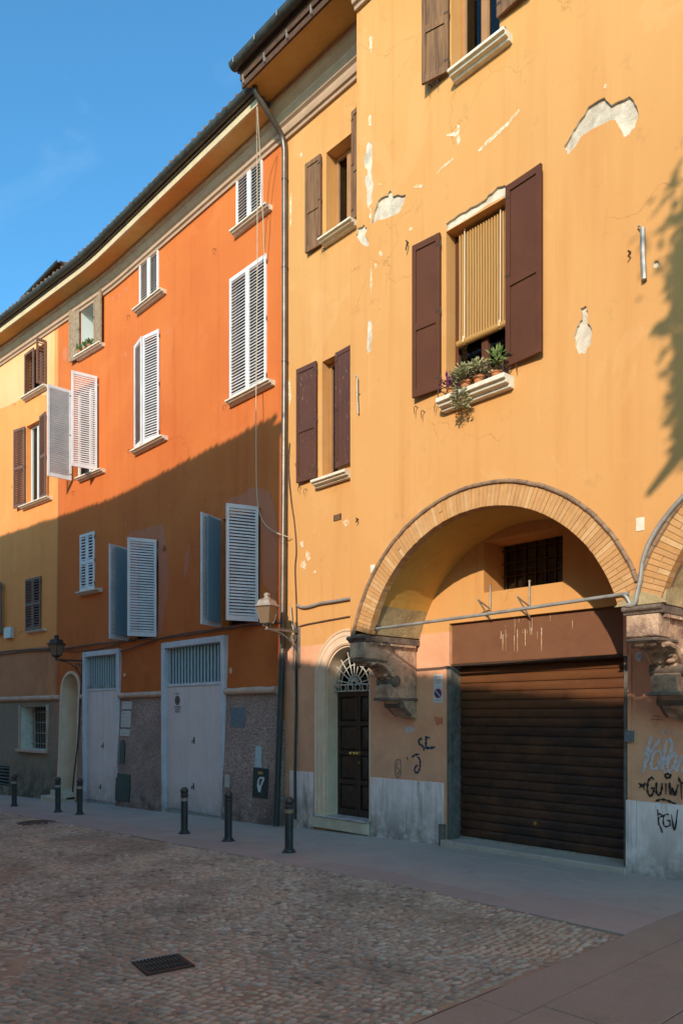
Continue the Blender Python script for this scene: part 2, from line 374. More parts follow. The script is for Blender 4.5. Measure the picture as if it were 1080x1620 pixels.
M['pipe_g'] = rough_mat('green_pipe_paint', rgb(.055,.062,.058), rgb(.035,.042,.04), 3, .15, 30, .5, .1)
M['iron'] = rough_mat('wrought_iron', rgb(.06,.05,.045), rgb(.12,.06,.035), 12, .3, 40, .6, .5)
M['iron_w'] = rough_mat('white_wrought_iron', rgb(.62,.60,.54), rgb(.40,.36,.30), 12, .3, 40, .5)
M['zinc'] = rough_mat('zinc_tube', rgb(.40,.37,.33), rgb(.27,.24,.21), 8, .2, 40, .5, .3)
M['bollard'] = rough_mat('bollard_paint', rgb(.050,.060,.058), rgb(.032,.036,.034), 8, .15, 40, .42, .2, .5)
M['bollard_cap'] = rough_mat('bollard_cap_paint', rgb(.060,.062,.055), rgb(.10,.07,.05), 20, .15, 40, .34, .35, .5)
M['band'] = flat('reflective_band', rgb(.34,.28,.26), .5)
M['band_w'] = flat('worn_band', rgb(.30,.20,.12), .4)
M['soffit'] = rough_mat('ochre_soffit', rgb(.64,.37,.12), rgb(.56,.31,.09), 2, .2, 20)
M['cornice'] = rough_mat('cornice_plaster', rgb(.52,.34,.235), rgb(.43,.28,.19), 3, .25, 20)
M['fascia'] = rough_mat('fascia_wood', rgb(.12,.058,.035), rgb(.07,.035,.025), 6, .4, 30)
M['cream'] = rough_mat('cream_edge', rgb(.62,.48,.30), rgb(.52,.38,.24), 4, .3, 30)
M['tile'] = island_tint('roof_tile', [rgb(.16,.085,.05), rgb(.26,.13,.075), rgb(.20,.12,.08), rgb(.30,.19,.12)], .5, 30)
M['room'] = flat('dim_room', rgb(.05,.045,.04), .9)
M['room_w'] = flat('white_room', rgb(.80,.80,.76), .9)
M['curtain'] = rough_mat('white_curtain', rgb(.70,.69,.63), rgb(.58,.56,.5), 4, .2, 20)
def glass():
    t = NT('window_glass'); t.b.inputs['Base Color'].default_value = rgb(.03,.04,.045)
    tr = t.n.new('ShaderNodeBsdfTransparent'); tr.inputs[0].default_value = rgb(.75,.8,.8)
    gl = t.n.new('ShaderNodeBsdfGlossy'); gl.inputs['Roughness'].default_value = .03
    fr = t.n.new('ShaderNodeFresnel'); fr.inputs[0].default_value = 1.5
    mx = t.n.new('ShaderNodeMixShader'); t.l.new(fr.outputs[0], mx.inputs[0]); t.l.new(tr.outputs[0], mx.inputs[1]); t.l.new(gl.outputs[0], mx.inputs[2])
    t.l.new(mx.outputs[0], t.n['Material Output'].inputs[0]); return t.m
M['glass'] = glass()
def lampglass():
    t = NT('frosted_lamp_glass'); t.b.inputs['Transmission Weight'].default_value = .0
    tl = t.n.new('ShaderNodeBsdfTranslucent'); tl.inputs[0].default_value = rgb(.46,.30,.17)
    df = t.n.new('ShaderNodeBsdfDiffuse'); df.inputs[0].default_value = rgb(.40,.27,.17)
    gl = t.n.new('ShaderNodeBsdfGlossy'); gl.inputs['Roughness'].default_value = .15
    m1 = t.n.new('ShaderNodeMixShader'); m1.inputs[0].default_value = .5; m2 = t.n.new('ShaderNodeMixShader'); m2.inputs[0].default_value = .07
    t.l.new(df.outputs[0], m1.inputs[1]); t.l.new(tl.outputs[0], m1.inputs[2]); t.l.new(m1.outputs[0], m2.inputs[1]); t.l.new(gl.outputs[0], m2.inputs[2])
    t.l.new(m2.outputs[0], t.n['Material Output'].inputs[0]); return t.m
M['lampglass'] = lampglass()
M['lamp'] = rough_mat('lamp_metal', rgb(.26,.22,.19), rgb(.16,.13,.11), 8, .2, 40, .45, .4)
M['lamp_dark'] = rough_mat('dark_lamp_metal', rgb(.050,.050,.048), rgb(.09,.08,.07), 8, .2, 40, .45, .4)
M['lamp_top'] = rough_mat('pale_lamp_roof', rgb(.44,.37,.32), rgb(.30,.25,.21), 8, .2, 40, .5, .2)
def cane():
    t = NT('woven_cane'); w = t.n.new('ShaderNodeTexWave'); w.bands_direction = 'Z'; w.inputs['Scale'].default_value = 26; w.inputs['Distortion'].default_value = .4
    t.l.new(t.pos(), w.inputs['Vector'])
    col = t.mix(w.outputs[0], rgb(.36,.17,.045), rgb(.58,.33,.105)); t.bump(w.outputs[0], .5, .004)
    return t.out(col, .6, 0, .3)
M['cane'] = cane()
M['cord'] = flat('pale_cord', rgb(.78,.62,.42), .7)
M['terracotta'] = rough_mat('terracotta', rgb(.52,.20,.08), rgb(.42,.15,.06), 9, .2, 40)
M['leaf'] = island_tint('succulent_leaf', [rgb(.20,.22,.09), rgb(.34,.33,.16), rgb(.50,.36,.22), rgb(.26,.28,.12)], .2, 30, .6)
M['leaf_g'] = island_tint('green_leaf', [rgb(.07,.13,.03), rgb(.14,.20,.05), rgb(.24,.27,.07)], .2, 30, .6)
M['leaf_p'] = island_tint('purple_leaf', [rgb(.18,.03,.10), rgb(.28,.06,.20), rgb(.12,.03,.06)], .2, 30, .6)
M['bark'] = rough_mat('bark', rgb(.10,.075,.055), rgb(.06,.045,.035), 8, .8, 20)
M['paint_blue'] = flat('blue_spray_paint', rgb(.018,.045,.075), .6)
M['paint_black'] = flat('black_spray_paint', rgb(.020,.018,.020), .5)
M['paint_white'] = rough_mat('white_spray_paint', rgb(.60,.54,.56), rgb(.48,.38,.36), 22, .1, 40)
M['sign_w'] = rough_mat('sign_enamel', rgb(.62,.62,.60), rgb(.50,.50,.50), 14, .05, 30, .4)
M['sign_blue'] = flat('sign_blue', rgb(.02,.05,.16), .4); M['sign_red'] = flat('sign_red', rgb(.30,.03,.04), .4)
M['ink'] = flat('dark_print', rgb(.05,.06,.06), .6)
M['utility'] = rough_mat('utility_grey', rgb(.16,.19,.22), rgb(.11,.12,.13), 9, .2, 40, .5)
M['dark_green'] = rough_mat('dark_green_metal', rgb(.016,.026,.024), rgb(.03,.035,.033), 9, .2, 40, .5)
M['brass'] = flat('worn_brass', rgb(.58,.38,.12), .3, .9)
M['cable'] = rough_mat('painted_cable', rgb(.10,.055,.04), rgb(.17,.10,.07), 9, .3, 40, .7)
M['rope'] = rough_mat('pale_rope', rgb(.62,.50,.36), rgb(.5,.4,.3), 30, .4, 90)
M['plaque'] = rough_mat('marble_plaque', rgb(.58,.47,.42), rgb(.48,.38,.34), 9, .1, 30, .5)
M['sand'] = rough_mat('trodden_earth', rgb(.50,.325,.21), rgb(.34,.215,.14), 2.2, .6, 60, 1.0, dist=.012, spec=.1)
M['slab'] = None
def slab(name, c, c2):
    t = NT(name); oi = t.n.new('ShaderNodeObjectInfo')
    col = t.mix(t.ramp(t.noise(1.1, 6, .65), .32, .68), c, c2)
    col = t.mix(t.math('MULTIPLY', oi.outputs['Random'], .35), col, rgb(c[0]*.72, c[1]*.72, c[2]*.74))
    col = t.mix(t.ramp(t.noise(.45, 6, .7), .38, .62, 0, .5), col, rgb(c[0]*.80, c[1]*.84, c[2]*.92))
    col = t.mix(t.ramp(t.noise(60, 4, .8), .56, .72, 0, .55), col, rgb(c[0]*1.9, c[1]*1.9, c[2]*1.85))
    col = t.mix(t.ramp(t.noise(2.6, 7, .75), .56, .72, 0, .5), col, rgb(c[0]*.5, c[1]*.5, c[2]*.5))
    h = t.math('ADD', t.noise(70, 4, .7), t.math('MULTIPLY', t.noise(5, 4, .6), 2))
    t.bump(h, .5, .008); return t.out(col, .86, 0, .25)
M['slab'] = slab('pavement_stone', rgb(.52,.405,.32), rgb(.41,.32,.255))
M['slab_mid'] = slab('pavement_stone_outer', rgb(.50,.365,.285), rgb(.40,.29,.23))
M['slab_w'] = slab('warm_granite', rgb(.43,.305,.215), rgb(.34,.24,.17))
M['cobble'] = island_tint('cobble', [rgb(.44,.295,.19), rgb(.60,.43,.30), rgb(.50,.345,.24), rgb(.70,.53,.39), rgb(.26,.18,.135)], .5, 60, .75)
M['cobble1'] = random_tint('cobble_single', [rgb(.44,.295,.19), rgb(.60,.43,.30), rgb(.50,.345,.24), rgb(.70,.53,.39), rgb(.26,.18,.135)], .5, 60, .75)
M['dark_stone'] = rough_mat('mossy_stone', rgb(.17,.15,.13), rgb(.08,.072,.062), 7, .5, 40)
# ------------------------------------------------------------------ generic builders
WV = Wall(lambda u, z: bend(u)-.11, 'V')          # upright plane of the street doors in the battered walls
def arc(cx, cz, r, a0, a1, n): return [(cx+r*math.cos(a0+(a1-a0)*i/n), cz+r*math.sin(a0+(a1-a0)*i/n)) for i in range(n+1)]
def face_holes(mb, P, outer, holes):              # holes: (polygon, depth, material index of reveal)
    polys = [outer]+[h[0] for h in holes]; flatp = [p for q in polys for p in q]
    tri = tessellate_polygon([[Vector((p[0], p[1], 0)) for p in q] for q in polys])
    m0 = mb.m; mb.add([P(p[0], p[1], 0) for p in flatp], [tuple(t) for t in tri])
    for poly, dep, mi in holes:
        if not dep: continue
        n = len(poly); mb.m = mi
        mb.add([P(p[0], p[1], 0) for p in poly]+[P(p[0], p[1], dep) for p in poly], [(i, (i+1)%n, (i+1)%n+n, i+n) for i in range(n)])
    mb.m = m0
def wallgrid(mb, wall, u0, u1, z0, z1, holes, us=(), zs=(), matf=None, skip=()):
    U = sorted(set([u0, u1]+[h[0] for h in holes]+[h[1] for h in holes]+[x for x in us if u0 < x < u1]+[s[0] for s in skip]+[s[1] for s in skip]))
    Z = sorted(set([z0, z1]+[h[2] for h in holes]+[h[3] for h in holes]+[x for x in zs if z0 < x < z1]+[s[2] for s in skip]+[s[3] for s in skip]))
    idx = {}; vs = []
    for i, u in enumerate(U):
        for j, z in enumerate(Z): idx[i, j] = len(vs); vs.append(wall.P(u, z))
    blocks = [h[:4] for h in holes]+[s[:4] for s in skip]
    m0 = mb.m
    groups = {}
    for i in range(len(U)-1):
        for j in range(len(Z)-1):
            uc, zc = (U[i]+U[i+1])/2, (Z[j]+Z[j+1])/2
            if any(b[0] < uc < b[1] and b[2] < zc < b[3] for b in blocks): continue
            groups.setdefault(matf(uc, zc) if matf else 0, []).append((idx[i,j], idx[i+1,j], idx[i+1,j+1], idx[i,j+1]))
    o = len(mb.v); mb.v += [tuple(v) for v in vs]
    for k, fs in groups.items():
        mb.f += [tuple(a+o for a in f) for f in fs]; mb.mi += [k]*len(fs)
    for h in holes:
        a, b, c, d, dep = h[:5]; mb.m = h[5] if len(h) > 5 else (matf(a+.01, (c+d)/2) if matf else 0)
        q = [(a, c), (b, c), (b, d), (a, d)]
        mb.add([wall.P(p[0], p[1]) for p in q]+[wall.P(p[0], p[1])+(wall.P(p[0], 9, dep)-wall.P(p[0], 9)) for p in q], [(i, (i+1)%4, (i+1)%4+4, i+4) for i in range(4)])
    mb.m = m0
def sweep(mb, wall, u0, u1, prof, step=.5, z_ref=9):
    n = max(1, int(abs(u1-u0)/step)); vs = []; k = len(prof)
    for i in range(n+1):
        u = u0+(u1-u0)*i/n
        base = Vector((u, wall.y(u, z_ref), 0)); a = wall.ang(u)
        for d, z in prof: vs.append((u+math.sin(a)*d, base.y-math.cos(a)*d, z))
    fs = [(i*k+j, i*k+(j+1)%k, (i+1)*k+(j+1)%k, (i+1)*k+j) for i in range(n) for j in range(k)]
    tri = tessellate_polygon([[Vector((p[0], p[1], 0)) for p in prof]])
    fs += [tuple(t) for t in tri]+[tuple(x+n*k for x in reversed(t)) for t in tri]
    mb.add(vs, fs)
def halfpipe(cd, cz, r, t=.006, n=9):
    a = [(cd+r*math.cos(math.pi+math.pi*i/n), cz+r*math.sin(math.pi+math.pi*i/n)) for i in range(n+1)]
    b = [(cd+(r-t)*math.cos(2*math.pi-math.pi*i/n), cz+(r-t)*math.sin(2*math.pi-math.pi*i/n)) for i in range(n+1)]
    return a+b
def jitter_poly(pts, amp, n=3, seed=1):           # roughen an outline
    rr = random.Random(seed); out = []
    for i in range(len(pts)):
        a = pts[i]; b = pts[(i+1) % len(pts)]
        for k in range(n):
            t = k/n; out.append((a[0]+(b[0]-a[0])*t+rr.uniform(-amp, amp), a[1]+(b[1]-a[1])*t+rr.uniform(-amp, amp)))
    return out
def px_poly(wall, pts): return [wall.hit(x, y) for x, y in pts]
def patch(name, wall, pxs, mat, parent, d=-.003, amp=.012, n=4, seed=1, label=None):
    poly = jitter_poly(px_poly(wall, pxs), amp, n, seed); mb = MB()
    face_holes(mb, lambda u, z, dd: wall.P(u, z, d), poly, [])
    return part(name, mb, mat, parent, label=label)

def sill(bld, wall, u0, u1, z, p=.19, mat='sill', steps=2, h=.10):
    mb = MB(); u = (u0+u1)/2; hw = (u1-u0)/2; c = .008
    prof = [(.06, z-h*.0), (-p, z-.012), (-p, z-h*.45), (-p*.80, z-h*.50), (-p*.74, z-h*.72), (-p*.45, z-h*.78), (-p*.40, z-h), (.06, z-h)]
    y0 = 0.0
    mb.prism([(q[0], q[1]-z) for q in prof], -hw, hw, axis='x')
    m = wall.M(u, z)
    return part('window_sill', mb, M[mat], bld, m, bevel=.006)
def window(bld, wall, u0, u1, z0, z1, depth=.20, mat='tawny', curtain=None, room='room', split=True, transom=False, blind=False):
    u = (u0+u1)/2; hw = (u1-u0)/2-.004; H = z1-z0-.004; m = wall.M(u, z0+.002, depth); f = .055; mb = MB()
    y = wall.y(u, z0)-wall.y(u, 9); m = Matrix.Translation((0, -y, 0)) @ m if abs(y) > 1e-6 else m
    mb.box(-hw, -hw+f, -.04, .03, 0, H); mb.box(hw-f, hw, -.04, .03, 0, H); mb.box(-hw+f, hw-f, -.04, .03, 0, f); mb.box(-hw+f, hw-f, -.04, .03, H-f, H)
    if split: mb.box(-.045, .045, -.05, .025, f, H-f)
    if transom: mb.box(-hw+f, hw-f, -.035, .02, H*.68, H*.68+.04)
    o = part('window', mb, M[mat], bld, m, bevel=.004)
    xs = [(-hw+f, -.045), (.045, hw-f)] if split else [(-hw+f, hw-f)]
    for a, b in xs:
        q = MB(); q.box(a, b, 0, .004, f, H-f); sub('pane', q, M['glass'], o)
    if curtain:
        q = MB(); n = 40; vs = []; fs = []
        for i in range(n+1):
            x = -hw+f+(2*hw-2*f)*i/n; vs += [(x, .07+.018*math.sin(i*1.35)+.008*math.sin(i*3.1), .02), (x, .07+.018*math.sin(i*1.35+.3), H-.03)]
        fs = [(2*i, 2*i+2, 2*i+3, 2*i+1) for i in range(n)]; q.add(vs, fs); sub('curtain', q, M['curtain'], o, smooth=True)
    q = MB(); a, b, c, d, e, g = -hw-.25, hw+.25, .035, 1.3, -.2, H+.2
    q.add([(a,c,e),(b,c,e),(b,d,e),(a,d,e),(a,c,g),(b,c,g),(b,d,g),(a,d,g)], [(0,3,2,1),(4,5,6,7),(1,2,6,5),(2,3,7,6),(3,0,4,7)])
    sub('room_lining', q, M[room], o)
    return o
SLATS = {}
def shutter(bld, wall, side, uh, z0, z1, w, theta, mat='white', style='louvre', n=20, solo_slats=True, off=-.045, t=.038, fr=.055, rail=.075, mid=False, kind2=None, label=None, pmat=None):
    s = 1 if side == 'L' else -1; H = z1-z0; th = (-1 if side == 'L' else 1)*R(theta)
    y = wall.y(uh, z0)-wall.y(uh, (z0+z1)/2); m = wall.M(uh, (z0+z1)/2, off, th); m.translation.z = z0
    X = lambda a, b: (min(s*a, s*b), max(s*a, s*b)); mb = MB()
    def bx(a, b, y0, y1, c, d): x0, x1 = X(a, b); mb.box(x0, x1, y0, y1, c, d)
    bx(0, fr, -t/2, t/2, 0, H); bx(w-fr, w, -t/2, t/2, 0, H); bx(fr, w-fr, -t/2+.002, t/2-.002, 0, rail*1.3); bx(fr, w-fr, -t/2+.002, t/2-.002, H-rail, H)
    rails = [(rail*1.3, H-rail)]
    if style == 'panel' or mid:
        zm = H*(.46 if style == 'panel' else .5); bx(fr, w-fr, -t/2+.002, t/2-.002, zm-.045, zm+.045); rails = [(rail*1.3, zm-.045), (zm+.045, H-rail)]
    o = part('shutter', mb, M[mat], bld, m, bevel=.003, label=label)
    if style == 'louvre':
        tot = sum(b-a for a, b in rails); wi = w-2*fr; sp = tot/n
        key = (round(wi, 3), round(sp, 3)); tilt = R(50)
        allm = MB()
        if key not in SLATS:
            q = MB(); q.box(-wi/2, wi/2, -.026, .026, -.0045, .0045, Matrix.Rotation(tilt, 4, 'X')); SLATS[key] = q.mesh('slat', M[mat])
        for a, b in rails:
            k = max(1, int(round((b-a)/sp)))
            for i in range(k):
                z = a+(b-a)*(i+.5)/k; x = s*w/2
                if solo_slats:
                    me = SLATS[key]
                    if me.materials[0] != M[mat]:
                        me = me.copy(); me.materials[0] = M[mat]
                    sl = bpy.data.objects.new('slat', me); C.objects.link(sl); sl.parent = o
                    sl.matrix_local = Matrix.Translation((x, 0, z)) @ Matrix.Rotation(R(rnd.uniform(-2, 2)), 4, 'X') @ Matrix.Rotation(R(rnd.uniform(-.25,.25)), 4, 'Y')
                else: allm.box(-wi/2, wi/2, -.026, .026, -.0045, .0045, Matrix.Translation((x, 0, z)) @ Matrix.Rotation(tilt, 4, 'X'))
        if not solo_slats: sub('slats', allm, M[mat], o, kind='stuff')
    elif style == 'panel':
        for a, b in rails:
            q = MB(); x0, x1 = X(fr+.004, w-fr-.004); q.box(x0, x1, -.006, .006, a+.003, b-.003)
            x0, x1 = X(fr+.03, w-fr-.03); q.cbox(x0, x1, -.011, -.0062, a+.03, b-.03, .004); 
            sub('panel', q, M[pmat or mat], o)
            e = MB(); x0, x1 = X(fr, w-fr)                           # weather drip above each panel
            e.box(x0, x1, -.022 if theta < 90 else .019, -.019 if theta < 90 else .022, b-.012, b+.004)
            sub('panel_bead', e, M[mat], o)
    elif style == 'plank':
        k = 3
        for i in range(k):
            q = MB(); x0, x1 = X(fr+(w-2*fr)*i/k+.002, fr+(w-2*fr)*(i+1)/k-.002); q.box(x0, x1, -.008, .008, rail*1.3, H-rail); sub('plank', q, M[pmat or mat], o)
    for zz in ((.12, H-.12) if H < 1.2 else (.15, H/2, H-.15)):
        q = MB(); q.tube([(0, -.002, zz-.04), (0, -.002, zz+.04)], .011, 6); q.box(min(0, s*.06), max(0, s*.06), t/2, t/2+.004, zz-.012, zz+.012)
        sub('hinge', q, M['iron'], o)
    return o
def hook(bld, wall, px, py, L=.10, seed=0):       # wall stay of a shutter: thin forged hook
    u, z = wall.hit(px, py); p = wall.P(u, z); rr = random.Random(seed+px)
    mb = MB(); a_ = rr.uniform(-.03, .03); mb.tube([p, p+Vector((0, -.05, .01)), p+Vector((a_*.5, -.075, -.01)), p+Vector((a_, -.07, -L*.5)), p+Vector((a_*1.6, -.06, -L*.9))], [.006, .006, .0055, .005, .003], 5)
    return part('shutter_stay', mb, M['iron'], bld)
def text_mesh(body, size, mat, Mx, parent=None, name='lettering', th=.0008, align='CENTER', sx=1.0):
    cu = bpy.data.curves.new(name, 'FONT'); cu.body = body; cu.size = size; cu.align_x = align; cu.align_y = 'CENTER'; cu.extrude = th; cu.resolution_u = 3
    to = bpy.data.objects.new('t', cu); me = bpy.data.meshes.new_from_object(to); bpy.data.objects.remove(to); me.name = name
    me.materials.clear(); me.materials.append(mat); me.transform(Matrix.Diagonal((sx, 1, 1, 1)))
    o = bpy.data.objects.new(name, me); C.objects.link(o); o.parent = parent; o.matrix_local = Mx @ Matrix.Rotation(R(90), 4, 'X'); return o

# ------------------------------------------------------------------ the ochre house with the overhanging upper floors
UJ = -3.757
ochre = thing('ochre_house', (5.0, 0, 0), 'ochre plastered house whose upper floors overhang brown garage door on brick arches', 'house')
XL, XU, ZJ = WB.hit(554, 950)[0], WB.hit(564, 200)[0], WB.hit(560, 375)[1]
(xa1, za1), (xa2, za2), (xa3, za3) = WB.hit(562, 1000), WB.hit(790, 763), WB.hit(1010, 925)
A_ = 2*(xa2-xa1); B_ = 2*(za2-za1); C_ = xa2**2-xa1**2+za2**2-za1**2; D_ = 2*(xa3-xa1); E_ = 2*(za3-za1); F_ = xa3**2-xa1**2+za3**2-za1**2
ACX = (C_*E_-F_*B_)/(A_*E_-D_*B_); ACZ = (A_*F_-D_*C_)/(A_*E_-D_*B_); RO = math.hypot(xa1-ACX, za1-ACZ); RI = RO-.275; ZI = 3.03; SPAN = 2*(xa3-ACX)
XS = -.56
print('arch', ACX, ACZ, RO, SPAN, XL)
# --- rear (recessed) wall
def uz(px, py, wl=WA, off=0.0): return wl.hit(px, py, off)
dX0, dX1 = uz(515.6, 1150)[0], uz(585.5, 1150)[0]
gX0, gX1, gZ1 = 0.0, 2.77, 3.37
t0 = uz(765, 938); t1 = uz(890, 832)
w1 = dict(u0=uz(516, 300)[0], u1=uz(559, 300)[0], z0=uz(516, 383)[1], z1=uz(516, 241.5)[1])
w2 = dict(u0=uz(509.5, 600)[0], u1=uz(535, 600)[0], z0=uz(511, 760)[1], z1=uz(510, 572)[1])
holesA = [(w1['u0'], w1['u1'], w1['z0'], w1['z1'], .30), (w2['u0'], w2['u1'], w2['z0'], w2['z1'], .26), (gX0, gX1, -.3, gZ1, .55), (t0[0], t1[0], t0[1], t1[1], .55)]
dcx = (dX0+dX1)/2; dr = (dX1-dX0)/2; dsp = 2.52
mb = MB()
wallgrid(mb, WA, UJ, 14.0, -1, 13.1, holesA, skip=[(dX0-.1, dX1+.1, -1, dsp+dr+.1)], zs=(3,), us=(2.9, 4, 8))
opening = [(dX0, -.9), (dX1, -.9)]+arc(dcx, dsp, dr, 0, math.pi, 20)[0:]
face_holes(mb, WA.P, [(dX0-.1, -1), (dX1+.1, -1), (dX1+.1, dsp+dr+.1), (dX0-.1, dsp+dr+.1)], [(opening, .33, 0)])
mb.add([(UJ, 0, -1), (UJ, 9, -1), (UJ, 9, 13.1), (UJ, 0, 13.1)], [(0, 1, 2, 3)]); mb.add([(14, 0, -1), (14, 9, -1), (14, 9, 13.1), (14, 0, 13.1)], [(0, 1, 2, 3)])
mb.add([(UJ, 9, -1), (14, 9, -1), (14, 9, 13.1), (UJ, 9, 13.1)], [(0, 1, 2, 3)])
part('wall', mb, M['ochre'], ochre, label='recessed ground floor wall, peach coloured below and ochre above')
# --- overhanging wall with arches and shed plaster
ww = dict(u0=WB.hit(705.5, 450)[0], u1=WB.hit(804, 450)[0], z0=WB.hit(689, 629, -.2)[1]-.0, z1=WB.hit(706.7, 366)[1])
wt = dict(u0=WB.hit(714, 60)[0], u1=WB.hit(790, 20)[0], z0=WB.hit(706, 107, -.2)[1]); wt['z1'] = wt['z0']+1.45
chips = {
 'big': [(897,243),(893,232),(905,206),(920,186),(931,166),(955,155),(965,165),(980,158),(995,153),(1003,163),(1009,180),(1003,203),(992,214),(984,215),(979,198),(973,188),(958,193),(935,205),(918,216),(906,236)],
 'left': [(588,352),(593,330),(598,316),(612,308),(617,300),(621,309),(641,308),(638,322),(630,337),(612,344),(598,348)],
 'lintel': [(706,366),(706,353),(722,340),(745,328),(768,313),(785,297),(798,293),(803,299),(803,306),(770,324)],
 'bottle': [(909,543),(910,525),(914,514),(919,505),(919,488),(925,483),(929,491),(928,505),(935,518),(936,540),(926,556),(916,561)],
 'corner': [(563,371),(566,360),(576,355),(580,362),(577,370),(582,379),(585,387),(578,390),(569,384)],
 'small': [(1032,421),(1034,412),(1041,411),(1044,418),(1038,424)],
 'vert': [(576,258),(578,240),(582,223),(588,226),(589,250),(587,270),(590,290),(588,318),(583,328),(580,318),(580,300),(577,285),(581,270)],
 'vert2': [(580,548),(581,520),(583,505),(588,510),(588,530),(586,556),(581,558)],
}
CH = {}
for i, (k, v) in enumerate(chips.items()): CH[k] = jitter_poly(px_poly(WB, v), .012 if k not in ('small',) else .004, 3, i+3)
lz = [p for p in CH['lintel']]
CH['lintel'] = [(min(p[0], ww['u1']+.0), max(p[1], ww['z1']+.012)) for p in lz]
def notch(cx, clampL=None, clampR=None):
    a0 = math.asin((ZI-ACZ)/RO); pts = arc(cx, ACZ, RO, math.pi-a0, a0, 48); return pts
Xm = ACX+SPAN/2
outer = [(XL, ZI)]
for k in range(3):
    cx = ACX+k*SPAN; pts = arc(cx, ACZ, RO, math.pi-math.asin((ZI-ACZ)/RO), math.asin((ZI-ACZ)/RO), 56)
    lo = cx-SPAN/2 if k else -99; hi = cx+SPAN/2
    zz = ACZ+math.sqrt(RO*RO-(SPAN/2)**2)
    pts = [p for p in pts if p[0] > lo+.001 and p[0] < hi-.001]
    outer += pts+[(hi, zz)]
outer += [(14.0, zz), (14.0, 13.0), (XU, 13.0), (XU, ZJ+.03), (XU-.04, ZJ-.02), (XL, ZJ-.08)]
mb = MB()
rectp = lambda d: [(d['u0'], d['z0']), (d['u1'], d['z0']), (d['u1'], d['z1']), (d['u0'], d['z1'])]
holesB = [(rectp(ww), .26, 0), (rectp(wt), .28, 0)]+[(CH[k], .03 if k not in ('vert', 'vert2') else .005, 1) for k in CH]
face_holes(mb, WB.P, outer, holesB)
for (xa, za), (xb, zb) in zip([(XL, ZI), (XL, ZJ-.08), (XU-.04, ZJ-.02), (XU, ZJ+.03)], [(XL, ZJ-.08), (XU-.04, ZJ-.02), (XU, ZJ+.03), (XU, 13.0)]):
    mb.add([(xa, YB, za), (xa, 0, za), (xb, 0, zb), (xb, YB, zb)], [(0, 1, 2, 3)])
mb.add([(14, YB, 3), (14, 0, 3), (14, 0, 13), (14, YB, 13)], [(0, 1, 2, 3)])
part('wall', mb, [M['ochre_up'], M['chip']], ochre, fix=False, label='overhanging upper wall with white patches where plaster has fallen')
for i, k in enumerate(CH):
    mb = MB(); poly = CH[k]; tri = tessellate_polygon([[Vector((p[0], p[1], 0)) for p in poly]])
    dd = .03 if k not in ('vert', 'vert2') else .005
    mb.add([(p[0], YB+dd, p[1]) for p in poly], [tuple(t) for t in tri]); part('bare_render', mb, M['chip'], ochre, fix=False)
# small scrapes and dots
dots = [(957,137,3,4),(600,291,4,2),(663,294,9,3),(649,362,3,3),(602,401,3,5),(594,421,2,5),(586,338,2,14),(587,440,2,22),(587,68,3,16),(585,190,3,9),(575,830,0,0)]
for i, (x, y, a, b) in enumerate(dots):
    if not a: continue
    r7 = random.Random(i+100); pts = [(x+a*r7.uniform(.45, 1.25)*math.cos(t), y+b*r7.uniform(.6, 1.2)*math.sin(t)) for t in [k*math.pi/7 for k in range(14)]]
    patch('plaster_scrape', WB, pts, M['whitewash'], ochre, -.0025, .004, 2, i)
for i, pl in enumerate([[(756,238),(770,222),(800,195),(821,172),(822,175),(803,199),(775,225),(758,240)], [(690,273),(700,262),(716,250),(717,252),(702,265),(692,275)], [(706,212),(720,208),(724,196),(727,198),(726,212),(729,222),(724,230),(722,216),(707,215)]]):
    patch('plaster_scrape', WB, pl, M['whitewash'], ochre, -.0025, .003, 2, i+40)
for i, (x, y, a, b) in enumerate([(487,880,5,10),(478,860,4,6),(480,893,5,8),(545,742,6,2),(498,905,3,3),(548,827,5,6),(540,757+60,0,0),(476,245,3,4),(460,330,2,30),(458,620,3,26)]):
    if not a: continue
    r7 = random.Random(i+200); pts = [(x+a*r7.uniform(.4, 1.3)*math.cos(t), y+b*r7.uniform(.5, 1.2)*math.sin(t)) for t in [k*math.pi/7 for k in range(14)]]
    patch('plaster_scrape', WA, pts, M['whitewash'], ochre, -.0025, .006, 2, i+9)
